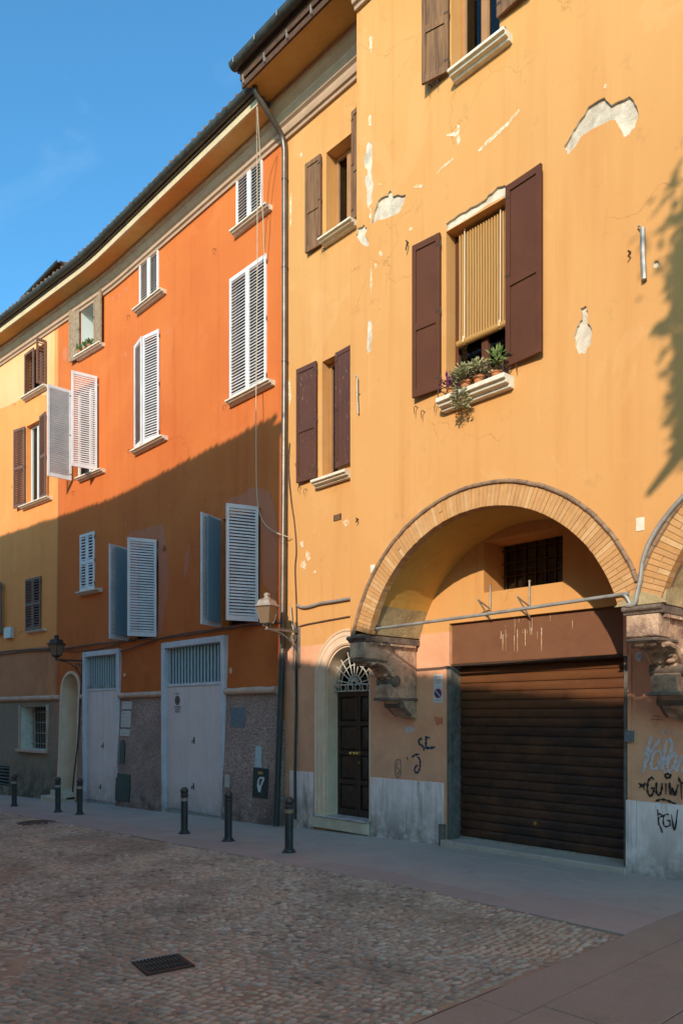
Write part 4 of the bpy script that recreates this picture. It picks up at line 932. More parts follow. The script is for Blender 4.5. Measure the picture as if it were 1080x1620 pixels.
# string course
def string(bld, ua, ub):
    q = MB(); n = max(1, int((ub-ua)/.25)); rr = random.Random(int(ua*10))
    q.tube([Vector((ua+(ub-ua)*i/n, WC.y(ua+(ub-ua)*i/n, ZS)-.02, ZS+rr.uniform(-.008, .008))) for i in range(n+1)], [.068+rr.uniform(-.006, .006) for i in range(n+1)], 10)
    part('string_course', q, M['string'], bld, smooth=True)
string(orange, G3['u1']+.01, UJ-.10); string(orange, G2['u1']+.01, G3['u0']-.01); string(orange, G1['u1']+.14, G2['u0']-.01); string(orange, UB, G1['u0']-.12); string(yellow, UE, UB)
# eaves of both houses
def eave2(bld, u0, u1, cap=0):
    st = .3
    q = MB(); sweep(q, WC, u0, u1, [(0, 12.36), (.04, 12.36), (.05, 12.41), (.09, 12.43), (.09, 12.50), (.13, 12.53), (.17, 12.60), (.17, 12.64), (.22, 12.68), (.22, 12.738), (0, 12.738)], st); part('cornice', q, M['cornice'], bld)
    q = MB(); sweep(q, WC, u0, u1, [(.0, 12.74), (.56, 12.74), (.56, 12.80), (0, 12.80)], st); part('soffit', q, M['soffit'], bld)
    q = MB(); sweep(q, WC, u0, u1, [(.562, 12.725), (.605, 12.725), (.605, 12.85), (.562, 12.85)], st); part('fascia_board', q, M['cream'], bld)
    g = MB(); sweep(g, WC, u0, u1, halfpipe(.70, 12.985, .095), st); gt = part('gutter', g, M['gutter'], bld, smooth=True)
    b = MB(); k = int((u1-u0)/.7)
    for i in range(k):
        u = u0+.3+i*.7; b.add(*[[WC.P(u-.01, 9, -.80)+Vector((0, 0, z)) for z in (3.93, 3.99)]+[WC.P(u+.01, 9, -.80)+Vector((0, 0, z)) for z in (3.93, 3.99)], [(0, 2, 3, 1)]])
    sub('gutter_brackets', b, M['iron'], gt, kind='stuff')
    r = MB(); n = int((u1-u0)/.3); vs = []
    for i in range(n+1):
        u = u0+(u1-u0)*i/n; y = WC.y(u, 9); vs += [(u, y-.64, 12.98), (u, 6.0, 15.2), (u, y-.64, 12.86), (u, 6.0, 15.08)]
    fs = []
    for i in range(n): a = 4*i; fs += [(a, a+4, a+5, a+1), (a+2, a+3, a+7, a+6), (a, a+2, a+6, a+4)]
    fs += [(0, 1, 3, 2), (4*n, 4*n+2, 4*n+3, 4*n+1)]; r.add(vs, fs); ro = part('roof', r, M['tile'], bld)
    t = MB(); k = int((u1-u0)/.21); rr = random.Random(3); sl = 2.2/6.64
    for i in range(k):
        u = u0+.1+i*.21; y = WC.y(u, 9)-.70
        for j in range(3): t.tube([(u+rr.uniform(-.01,.01), y+j*.4, 13.035+j*.4*sl+rr.uniform(-.01, .02)), (u, y+.46+j*.4, 13.06+(.46+j*.4)*sl)], [.092, .07], 7)
    sub('roof_tiles', t, M['tile'], ro, kind='stuff')
    return ro
ro_o = eave2(orange, UB, UJ-.02); eave2(yellow, UE, UB)
# raised roof lantern behind the eave
ya = .6; p0 = on_y(37, 477, ya); p1 = on_y(96, 430, ya); q = MB(); zt = p0.z
q.prism([(ya-.0, zt-.03), (ya+1.0, zt+.05), (ya+1.0, zt+.13), (ya-.02, zt+.07)], p0.x, p1.x, axis='x'); q.box(p0.x+.3, p1.x-.1, ya+.35, ya+.95, zt-1.2, zt-.04)
al = part('roof_dormer', q, M['fascia'], orange); q = MB(); q.prism(halfpipe(ya-.06, zt+.05, .07), p0.x-.02, p1.x+.02, axis='x'); sub('gutter', q, M['gutter'], al)
# windows, sills, shutters
def tr(k, **kw):
    b = yellow if k.startswith('d') else orange; d = Wn[k]; return window(b, WC, d['u0'], d['u1'], d['z0'], d['z1'], .17, **kw)
tr('w9', mat='brown'); tr('w10', mat='brown'); tr('w6', mat='brown'); tr('w8', mat='brown'); tr('w7', mat='lightframe', curtain=True)
tr('w11', mat='brown'); tr('w12', mat='brown'); tr('w13', mat='brown'); tr('d1', mat='mauve'); tr('d2', mat='lightframe', curtain=True); tr('d3', mat='mauve'); tr('d4', mat='mauve')
d = Wn['w5']; q = MB(); c5 = WC.P(d['u0'], 9, .9); q.box(d['u0']-.2, d['u1']+.2, c5.y-.04, c5.y+.02, d['z0']-.02, d['z1']+.02); part('room_lining', q, M['room_w'], orange)
q = MB(); a5 = WC.P(d['u1'], d['z0'], .35); q.tube([WC.P(d['u0']+.25, d['z0']+.35, .05), WC.P(d['u1'], d['z0']+.42, .3), WC.P(d['u1']-.02, d['z0']+.05, .3)], .015, 6); part('window_stay', q, M['iron'], orange)
def sl(k, pa, pya, pb, pyb, bld=orange, p=.18, h=.10, mat='sill'):
    a = WC.hit(pa, pya, -p); b = WC.hit(pb, pyb, -p); return sill(bld, WC, a[0], b[0], Wn[k]['z0'], p, mat, h=h)
sl('w9', 362, 380, 419, 341); sl('w10', 355, 636, 423, 610); sl('w6', 208, 498, 252, 472); sl('w8', 205, 717, 254, 697); sl('w5', 115, 572, 155, 547); sl('w7', 117, 766, 156, 748)
sl('w11', 118, 943, 152, 937, p=.17); sl('d1', 31, 627, 68, 609, yellow); sl('d2', 28, 803, 73, 786, yellow); sl('d3', 40, 1002, 68, 997, yellow, .1, .07)
def pair(k, bld=orange, n=20, mat='white', tl=0, trr=0, solo=True, style='louvre', over=.02, **kw):
    d = Wn[k]; w = (d['u1']-d['u0'])/2+.012
    l = shutter(bld, WC, 'L', d['u0']-.012, d['z0']+.015, d['z1']+over, w-.003, tl, mat, style, n, solo, **kw)
    r = shutter(bld, WC, 'R', d['u1']+.012, d['z0']+.015, d['z1']+over, w-.003, trr, mat, style, n, solo, **kw); return l, r
pair('w9', n=17, solo=False, off=-.02); pair('w10', n=37, off=-.02); pair('w6', n=16, solo=False, off=-.02)
pair('w8', n=38, tl=12, trr=9, off=-.03); pair('w7', n=40, tl=96, trr=76, off=-.05)
pair('w11', n=16, mid=True, solo=False, off=-.02)
for k, nn in (('w12', 34), ('w13', 34)):
    d = Wn[k]; w = (d['u1']-d['u0'])/2
    s1 = shutter(orange, WC, 'R', d['u1']+.012, d['z0'], d['z1'], w, 70, 'white', 'louvre', nn, True, off=-.05)
    s2 = shutter(orange, WC, 'L', d['u0']-.012, d['z0'], d['z1'], w, 70, 'white', 'louvre', nn, False, off=-.05)
    q = MB(); q.box(.035, w-.09, .03, .042, .09, d['z1']-d['z0']-.05, Matrix.Rotation(R(5), 4, 'Z')); sub('storm_panel', q, M['storm'], s2)
d = Wn['d1']; w_ = (d['u1']-d['u0'])/2; shutter(yellow, WC, 'L', d['u0']-.01, d['z0']+.015, d['z1']+.02, w_, 3, 'mauve', 'louvre', 12, False, off=-.03); shutter(yellow, WC, 'R', d['u1']+.01, d['z0']+.015, d['z1']+.02, .26, 82, 'mauve', 'louvre', 12, False, off=-.03)
d = Wn['d2']; w = (d['u1']-d['u0'])*.55
shutter(yellow, WC, 'L', d['u0']-.02, d['z0'], d['z1'], w*1.12, 172, 'mauve', 'louvre', 30, True, mid=True); shutter(yellow, WC, 'R', d['u1']+.01, d['z0'], d['z1']+.05, w, 172, 'mauve', 'louvre', 30, True, mid=True)
pair('d3', yellow, 16, 'mauve', 0, 0, False, mid=True, off=-.02)
d = Wn['d4']; shutter(yellow, WC, 'R', d['u1']+.01, d['z0'], d['z1'], .5, 172, 'mauve', 'louvre', 20, False)
d = Wn['w5']; shutter(orange, WC, 'L', d['u0']-.01, d['z0']-.05, d['z1']+.02, .42, 172, 'wood_grey', 'plank', label='silvery weathered shutter folded back'); shutter(orange, WC, 'R', d['u1']+.01, d['z0']-.05, d['z1']+.12, .44, 172, 'wood_grey', 'plank', label='silvery weathered shutter folded back')
for x, y in ((358, 642), (426, 602), (206, 500), (424, 335), (207, 712), (256, 690), (118, 778), (342, 395)): hook(orange, WC, x, y, .13, x)
for x, y in ((25, 640), (22, 770), (36, 1000)): hook(yellow, WC, x, y, .08, x)
# --- arched stone door
q = MB(); wd = .07
def ringpts(r, n=18): return [(g1c+r*math.cos(math.pi*i/n), g1s+r*math.sin(math.pi*i/n)) for i in range(n+1)]
vs_o = [(G1['u1']+wd, -.9)]+ringpts(g1r+wd)+[(G1['u0']-wd, -.9)]; vs_i = [(G1['u1'], -.9)]+ringpts(g1r)+[(G1['u0'], -.9)]
n = len(vs_o); yo = bend(g1c)
q.add([(p[0], WC.y(p[0], max(p[1], 0))-.035, p[1]) for p in vs_o]+[(p[0], WC.y(p[0], max(p[1], 0))-.035, p[1]) for p in vs_i]+[(p[0], yo+.02, p[1]) for p in vs_o]+[(p[0], yo+.36, p[1]) for p in vs_i],
      [(i, i+1, i+1+n, i+n) for i in range(n-1)]+[(i, i+2*n, i+1+2*n, i+1) for i in range(n-1)]+[(i+n, i+1+n, i+1+3*n, i+3*n) for i in range(n-1)])
q.v = [(v[0]+math.copysign(.001, v[0]-g1c) if False else v[0], v[1], v[2]) for v in q.v]
sg = part('door_surround', q, M['surround'], orange, fix=False)
q = MB(); q.prism([(g1c+g1r-.0, -.8)]+ringpts(g1r-.0)+[(g1c-g1r, -.8)], yo+.30, yo+.34); dd = part('street_door', q, M['surround'], orange)
for xa, xb in ((g1c-g1r+.05, g1c-.02), (g1c+.02, g1c+g1r-.05)):
    for za, zb in ((-.2, .5), (.6, 1.3), (1.4, 2.05)): s = MB(); s.cbox(xa, xb, yo+.28, yo+.30, za, zb, .012); sub('panel', s, M['surround'], dd)
s = MB(); s.tube([(g1c+.2, yo+.24, .95), (g1c+.2, yo+.30, .95)], .035, 8); sub('door_knob', s, M['iron'], dd)
for i in range(2):
    s = MB(); gzz = gz(g1c); s.cbox(G1['u0']-.12-.08*(1-i), G1['u1']+.02, yo-.62+.22*i, yo-.1+.35*i, gzz-.05+.13*i, gzz+.13+.13*i, .012); part('doorstep', s, M['cream_stone'], orange)
# --- grey doors
def grey_door(G, yt_gl, zb_gl, zt_gl, leafs, bld, lab, extra):
    u0, u1, z1 = G['u0'], G['u1'], G['z1']; uc = (u0+u1)/2; m = WV.M(uc, 0); hw = (u1-u0)/2; g = gz(uc); fw = .12
    q = MB(); q.cbox(-hw-.01, -hw+fw, -.045, .30, g-.1, z1, .012); q.cbox(hw-fw, hw+.01, -.045, .30, g-.1, z1, .012); q.cbox(-hw+fw, hw-fw, -.044, .30, z1-.13, z1, .012)
    q.box(-hw+fw, hw-fw, .03, .12, zb_gl-.06, zb_gl); q.box(-hw+fw, hw-fw, .2, .3, zb_gl, z1-.13)
    fo = part('garage_door', q, M['grey_frame'], bld, m, label=lab)
    for s, (a, b) in enumerate(leafs):
        xa = -hw+fw+(2*hw-2*fw)*a; xb = -hw+fw+(2*hw-2*fw)*b; d = MB(); d.cbox(xa+.004, xb-.004, .05, .09, g+.05, zb_gl-.062, .006)
        lf = sub('door_leaf', d, M['grey_door'], fo)
        npl = 3 if extra else 0
        for k in range(npl):
            e = MB(); e.cbox(xa+.012+(xb-xa-.024)*k/npl+.003, xa+.012+(xb-xa-.024)*(k+1)/npl-.003, .042, .0495, g+.07, zb_gl-.08, .003); sub('board', e, M['grey_door'], fo)
        if not extra:
            for zz_ in (g+.35, g+1.25, zb_gl-.35):
                e = MB(); e.tube([(xb-.012, .045, zz_-.05), (xb-.012, .045, zz_+.05)], .012, 8); sub('hinge', e, M['grey_frame'], fo)
            e = MB(); e.cbox(xa+.02, xb-.03, .046, .0495, g+.06, zb_gl-.075, .003); sub('door_skin', e, M['grey_door'], fo)
    nbar = 17 if not extra else 13
    for i in range(nbar):
        x = -hw+fw+.02+(2*hw-2*fw-.04)*(i+.5)/nbar; d = MB(); d.box(x-.014, x+.014, .05, .075, zb_gl+.002, z1-.132); sub('bar', d, M['grille'], fo)
    d = MB(); d.box(-hw+fw, hw-fw, .13, .14, zb_gl, z1-.132); sub('vent_backing', d, M['utility'], fo)
    if extra:
        d = MB(); nb_ = 16
        for i in range(nb_):
            x = -hw+fw+(2*hw-2*fw)*(i+.5)/nb_; d.add([(x-.02, .02, zb_gl+.0), (x+.02, .02, zb_gl+.0), (x, .02, zb_gl+.09), (x-.02, .03, zb_gl+.0), (x+.02, .03, zb_gl+.0), (x, .03, zb_gl+.09)], [(0,1,2),(5,4,3),(0,3,4,1),(1,4,5,2),(2,5,3,0)])
        sub('spikes', d, M['zinc'], fo)
    d = MB(); d.box(-hw+fw, hw-fw, -.02, .2, g-.05, g+.045); sub('threshold', d, M['zinc'], fo)
    return fo, m, hw, g
z2b = WV.hit(160, 1089)[1]; z3b = WV.hit(310, 1080)[1]
f2, m2, hw2, g2_ = grey_door(G2, 0, z2b, 0, [(0, .5), (.5, 1)], orange, 'narrow grey double door beside the arched doorway', True)
f3, m3, hw3, g3_ = grey_door(G3, 0, z3b, 0, [(0, 1)], orange, 'wide plain grey door with a single leaf', False)
for i in range(4):
    q = MB(); q.box(-hw3+.13, hw3-.13, .043, .049, g3_+.08+i*.035, g3_+.094+i*.035); sub('kick_strip', q, M['grey_frame'], f3)
for fo, x, z in ((f3, .0, WV.hit(306, 1172)[1]), (f3, -.02, WV.hit(306, 1245)[1]), (f2, .02, WV.hit(165, 1180)[1]), (f2, -.1, WV.hit(157, 1245)[1])):
    q = MB(); q.box(x-.022, x+.022, .040, .049, z-.07, z+.07); q.tube([(x, .045, z), (x, .0, z), (x+.0, -.005, z-.05)], .012, 7); sub('handle', q, M['iron'], fo)
# --- barred cellar window and vent of the yellow house
q = MB(); uc = (BW['u0']+BW['u1'])/2; mm = WV.M(uc, 0); hw = (BW['u1']-BW['u0'])/2; q.box(-hw, hw, .42, .45, BW['z0'], BW['z1']); bwp = part('cellar_window', q, M['room'], yellow, mm)
for i in range(11):
    x = -hw+2*hw*(i+.5)/11; s = MB(); s.tube([(x, .33, BW['z0']), (x, .33, BW['z1'])], .010, 6); sub('bar', s, M['zinc'], bwp)
for i in range(4):
    z = BW['z0']+(BW['z1']-BW['z0'])*(i+.5)/4; s = MB(); s.box(-hw, hw, .305, .318, z-.012, z+.012); sub('bar', s, M['zinc'], bwp)
q = MB(); zz0 = BW['z0']; q.cbox(-hw-.06, hw+.06, -.15, .0, zz0-.08, zz0-.002, .01); sub('sill', q, M['string'], bwp)
for sx in (-1, 1):
    q = MB(); q.cbox(min(sx*hw, sx*(hw+.05)), max(sx*hw, sx*(hw+.05)), -.06, .0, zz0, BW['z1']+.05, .008); sub('surround', q, M['string'], bwp)
q = MB(); uc = (VW['u0']+VW['u1'])/2; mm = WV.M(uc, 0); hw = (VW['u1']-VW['u0'])/2; q.box(-hw, hw, .2, .22, VW['z0'], VW['z1']); vp = part('cellar_vent', q, M['room'], yellow, mm)
for i in range(6):
    z = VW['z0']+(VW['z1']-VW['z0'])*(i+.5)/6; s = MB(); s.box(-hw, hw, -.06, .02, z-.012, z+.012, ); sub('slat', s, M['utility'], vp)
# ------------------------------------------------------------------ ground, pavement, cobbled road
q = MB(); xs = [-400, -60, -20, -10, 0, 1, 20, 400]; ys = [-400, -60, -30, 60, 400]
vs = [(x, y, gz(x)-.16) for x in xs for y in ys]; n = len(ys)
q.add(vs, [(i*n+j, (i+1)*n+j, (i+1)*n+j+1, i*n+j+1) for i in range(len(xs)-1) for j in range(n-1)])
o = link('ground', q.mesh('ground', M['sand'])); tag(o, 'bare ground under and beyond the street', None, None, 'structure')
XE, YE = 3.97, -2.50                                # corner where the cobbles stop
def edge_y(x): return YE-.02 if x > -1 else YE-.02+.0*(x+1)
road = MB(); rr = random.Random(11); nx, ny = 70, 40
from mathutils import noise as mnoise
def road_h(x, y): return gz(x)-.012+.018*mnoise.noise(Vector((x*.5, y*.5, 0)))+.010*mnoise.noise(Vector((x*1.9, y*1.9, 3)))
X0, Y0 = -24.0, -11.0
vs = []
for i in range(nx+1):
    for j in range(ny+1):
        x = X0+(XE-X0)*(i/nx)**.8; y = Y0+(YE-.01-Y0)*j/ny; vs.append((x, y, road_h(x, y)))
road.add(vs, [(i*(ny+1)+j, (i+1)*(ny+1)+j, (i+1)*(ny+1)+j+1, i*(ny+1)+j+1) for i in range(nx) for j in range(ny)])
rd = thing('cobbled_road', (0, -6, 0), 'cobbled roadway of small river stones set in brown earth', None); rd['kind'] = 'structure'
part('road_bed', road, M['sand'], rd, smooth=True, fix=False)
# drain grate position
gcs = [on_g(214, 1514), on_g(262, 1507), on_g(302, 1532), on_g(252, 1545)]
gc = sum(gcs, Vector())/4
# cobbles
def proj(x, y, z):
    v = Vector((x, y, z))-CAMP; d = v.dot(FWD)
    if d < .3: return None
    return 540+FPX*v.dot(RGT)/d, 1130-FPX*v.z/d, d
def dome(L, W, Hh, seed, n=10):
    rr = random.Random(seed); vs = []; ph = [rr.uniform(.88, 1.1) for _ in range(n)]
    for k, (s, z) in enumerate(((1.0, -.3), (.90, .45), (.58, .86))):
        for i in range(n):
            a = 2*math.pi*i/n; e = 1-.12*abs(math.sin(2*a))
            vs.append((L/2*s*ph[i]*e*math.cos(a), W/2*s*ph[(i+3) % n]*e*math.sin(a), Hh*z))
    vs.append((rr.uniform(-.1,.1)*L, rr.uniform(-.1,.1)*W, Hh))
    fs = []
    for k in range(2):
        for i in range(n): fs.append((k*n+i, k*n+(i+1)%n, (k+1)*n+(i+1)%n, (k+1)*n+i))
    fs += [(2*n+i, 2*n+(i+1)%n, 3*n) for i in range(n)]
    return vs, fs
protos = [dome(1, 1, 1, s) for s in range(8)]
cand = []
th = R(58); ct, sn = math.cos(th), math.sin(th); du, dv = .098, .043
for i in range(-240, 240):
    for j in range(-450, 450):
        uu = (i+rr.uniform(-.22, .22)+(.5 if j % 2 else 0))*du; vv = (j+rr.uniform(-.22, .22))*dv
        wob = .10*math.sin(uu*1.3+vv*.8); x = -2+uu*ct-(vv+wob)*sn; y = -6+uu*sn+(vv+wob)*ct
        if x > XE-.03 or y > YE-.03 or x < -21 or y < -12.5: continue
        pr = proj(x, y, gz(x))
        if pr is None or pr[0] < -120 or pr[0] > 1200 or pr[1] > 1760: continue
        if abs(x-gc.x) < .30 and abs(y-gc.y) < .30:
            dd = Vector((x-gc.x, y-gc.y));
            if dd.length < .25: continue
        far = pr[2]
        if far > 13 and rr.random() < .0: continue
        ang = th+R(rr.gauss(0, 13))+.35*mnoise.noise(Vector((x*.35, y*.35, 9)))
        L = du*rr.uniform(.66, 1.2); W = dv*rr.uniform(.66, 1.12)
        bury = mnoise.noise(Vector((x*.55, y*.55, 20)))*.5+mnoise.noise(Vector((x*1.7, y*1.7, 5)))*.35
        hh = .017+.012*rr.random(); dz = -.007-.014*max(0, bury)+.012*max(0, -bury-.15)
        if bury > .22 and rr.random() < .5: continue
        cand.append((pr[2], x, y, ang, L, W, hh, dz, pr[0], pr[1]))
def onscreen(c): return 0 < c[8] < 1080 and c[9] < 1620
vis = sorted([c for c in cand if onscreen(c)], key=lambda c: c[0]); near = set(id(c) for c in vis[:298])
pm = []
for v, f in protos:
    me = bpy.data.meshes.new('cobblestone'); me.from_pydata([(a*.115, b*.06, c*.022) for a, b, c in v], [], f); me.materials.append(M['cobble1'])
    me.polygons.foreach_set('use_smooth', [True]*len(me.polygons)); pm.append(me)
AV = []; AF = []; off = 0
for c in cand:
    d, x, y, ang, L, W, hh, dz = c[:8]; k = rr.randrange(8); z = road_h(x, y)+dz
    if id(c) in near:
        o = bpy.data.objects.new('cobblestone', pm[k]); C.objects.link(o); o.parent = rd
        o.location = (x, y+6, z); o.rotation_euler = (R(rr.uniform(-4,4)), R(rr.uniform(-4,4)), ang); o.scale = (L/.115, W/.06, hh/.022)
    else:
        v, f = protos[k]; ca, sa = math.cos(ang), math.sin(ang)
        tx, ty = rr.uniform(-.06, .06), rr.uniform(-.06, .06)
        A = np.array(v)*np.array([L, W, hh]); A[:, 2] += A[:, 0]*tx+A[:, 1]*ty
        B = np.stack([A[:, 0]*ca-A[:, 1]*sa+x, A[:, 0]*sa+A[:, 1]*ca+y, A[:, 2]+z], 1); AV.append(B); AF.extend([tuple(i+off for i in q_) for q_ in f]); off += len(v)
me = bpy.data.meshes.new('cobblestones'); me.from_pydata(np.concatenate(AV).tolist(), [], AF); me.materials.append(M['cobble']); me.polygons.foreach_set('use_smooth', [True]*len(me.polygons))
o = link('cobblestones', me, rd); o['kind'] = 'stuff'
print('cobbles', len(cand))
# slabs
pav = thing('pavement', (0, -1.2, 0), 'smooth grey stone pavement along the house fronts', None); pav['kind'] = 'structure'
def slabs(parent, xs, y0, y1, mat, gap=.002, names='paving_slab', lengths=None, seed=0, dz=0.0):
    r2 = random.Random(seed)
    for a, b in zip(xs, xs[1:]):
        y = y0+(r2.uniform(-.4, 0) if lengths else 0)
        while y < y1-.05:
            l = (lengths[0]+r2.uniform(0, lengths[1])) if lengths else (y1-y0)
            ya_, yb_ = max(y, y0), min(y+l, y1); y += l
            if yb_-ya_ < .08: continue
            q = MB(); e = gap; h = r2.uniform(-.002, .002)+dz; c = .006
            v = [(a+e, ya_+e), (b-e, ya_+e), (b-e, yb_-e), (a+e, yb_-e)]; w_ = [(a+e+c, ya_+e+c), (b-e-c, ya_+e+c), (b-e-c, yb_-e-c), (a+e+c, yb_-e-c)]
            q.add([(p[0], p[1], gz(p[0])-.12) for p in v]+[(p[0], p[1], gz(p[0])-.004+h) for p in v]+[(p[0], p[1], gz(p[0])+h) for p in w_],
                  [(i, (i+1)%4, (i+1)%4+4, i+4) for i in range(4)]+[(i+4, (i+1)%4+4, (i+1)%4+8, i+8) for i in range(4)]+[(8, 9, 10, 11)])
            part(names, q, M['slab_mid' if mat == 'slab' and yb_ < -1.3 else mat], parent, fix=False)
r3 = random.Random(4); xs = [XE]
while xs[-1] > -16: xs.append(xs[-1]-r3.uniform(1.3, 1.9))
xs = xs[::-1]
slabs(pav, xs, YE, .6, 'slab', .0024, lengths=(.72, .18), seed=2)
q = MB(); vs = [(-30, YE, gz(-20)-.004), (xs[0], YE, gz(xs[0])-.003), (xs[0], .6, gz(xs[0])-.003), (-30, .6, gz(-20)-.004)]; q.add(vs, [(0, 1, 2, 3)]); part('paving', q, M['slab'], pav, fix=False)
q = MB(); q.add([(xs[0], YE+.001, gz(xs[0])-.02), (1, YE+.001, -.02), (XE, YE+.001, -.02), (XE, .55, -.02), (1, .55, -.02), (xs[0], .55, gz(xs[0])-.02)], [(0,1,4,5), (1,2,3,4)]); part('bedding', q, M['dark_stone'], pav, fix=False)
cr = thing('granite_crossing', (6, -5, 0), 'strip of warm brown granite slabs beside the cobbles', None); cr['kind'] = 'structure'
slabs(cr, [XE, 4.36, 5.02, 5.7, 6.38, 7.05, 7.75, 8.5, 9.3, 10.2, 11.2, 12.2, 13.4], -10.5, .6, 'slab_w', .003, lengths=(.85, .35), seed=8)
q = MB(); q.box(XE+.001, 13.4, -10.5, .55, -.06, -.02); part('bedding', q, M['dark_stone'], cr)
# drain grate
e1 = Vector((.0, 0, 0)); ga_ = (gcs[1]-gcs[0]); ex = (gcs[3]-gcs[0]); 
ang = math.atan2(ex.y, ex.x); Lx, Ly = .42, .42
gr = thing('drain_grate', (gc.x, gc.y, road_h(gc.x, gc.y)), 'rusty iron drain grate sunk among the cobbles', 'drain', rotz=ang); gr.scale = (.76, .76, 1)
def lsub(name, q, mat, par, **kw): return sub(name, q, M[mat], par, **kw)
q = MB(); q.box(-.225, .225, -.225, .225, -.12, -.03); lsub('drain_pit', q, 'room', gr)
for sx in (-1, 1):
    q = MB(); q.box(sx*.225-.02, sx*.225+.02, -.245, .245, -.03, .016); lsub('frame', q, 'iron' if sx > 0 else 'zinc', gr, bevel=.003)
    q = MB(); q.box(-.204, .204, sx*.225-.02, sx*.225+.02, -.03, .014); lsub('frame', q, 'iron', gr, bevel=.003)
for i in range(11):
    y = -.19+.38*i/10; q = MB(); q.tube([(x_, y+.003*math.sin(x_*40), .008) for x_ in [-.204+.408*k/12 for k in range(13)]], .0095, 6); lsub('bar', q, 'iron', gr, smooth=True)
# manhole far left
p = on_g(58, 1302); mh = MB(); mh.lathe([(.36, -.02), (.36, .012), (.34, .016), (.0, .016)], 24, Matrix.Translation((p.x, p.y, road_h(p.x, p.y)+.004)))
solo('manhole_cover', mh, M['iron'], 'dark round manhole cover near the left edge of the cobbles', 'manhole', origin=(p.x, p.y, gz(p.x)))
# ------------------------------------------------------------------ bollards
def bollard(x, y, label, band, hgt=.80):
    z = gz(x); t = thing('bollard', (x, y, z), label, 'bollard', 'bollards along the edge of the pavement', rotz=rnd.uniform(0, 3))
    r = .062; q = MB(); q.lathe([(.105, 0), (.105, .012), (.085, .02), (.078, .045), (r, .055), (r, .06)], 24); lsub('base', q, 'bollard', t, smooth=True)
    q = MB(); q.lathe([(r-.002, .055), (r-.002, .645)], 24); lsub('post', q, 'bollard', t, smooth=True)
    q = MB(); q.lathe([(r, .56), (r+.002, .562), (r+.002, .612), (r, .614)], 24); lsub('band', q, band, t, smooth=True)
    q = MB(); q.lathe([(r, .64), (.073, .648), (.076, .662), (.071, .672), (.060, .676), (.056, .682)], 24); lsub('collar', q, 'bollard_cap', t, smooth=True)
    q = MB(); q.sphere((0, 0, .728), .071, 20, 14, sc=(1, 1, .96)); lsub('ball_cap', q, 'bollard_cap', t, smooth=True)
    return t
BL = [((457, 1350), 'nearest bollard, in front of the drainpipe between the two houses, its paper band torn', 'band_w'),
      ((361, 1332), 'bollard in front of the stucco pier right of the wide grey door', 'bollard'),
      ((291.5, 1320), 'bollard with a pale band in front of the wide grey door', 'band'),
      ((126, 1290), 'right one of two close bollards, in front of the narrow grey double door', 'band'),
      ((91.5, 1286.5), 'left one of two close bollards, before the arched stone doorway', 'band'),
      ((22.5, 1277), 'leftmost bollard, beside the cellar vent of the yellow house', 'band')]
for (x, y), l, b in BL: p = on_g(x, y-1); bollard(p.x, p.y, l, b)
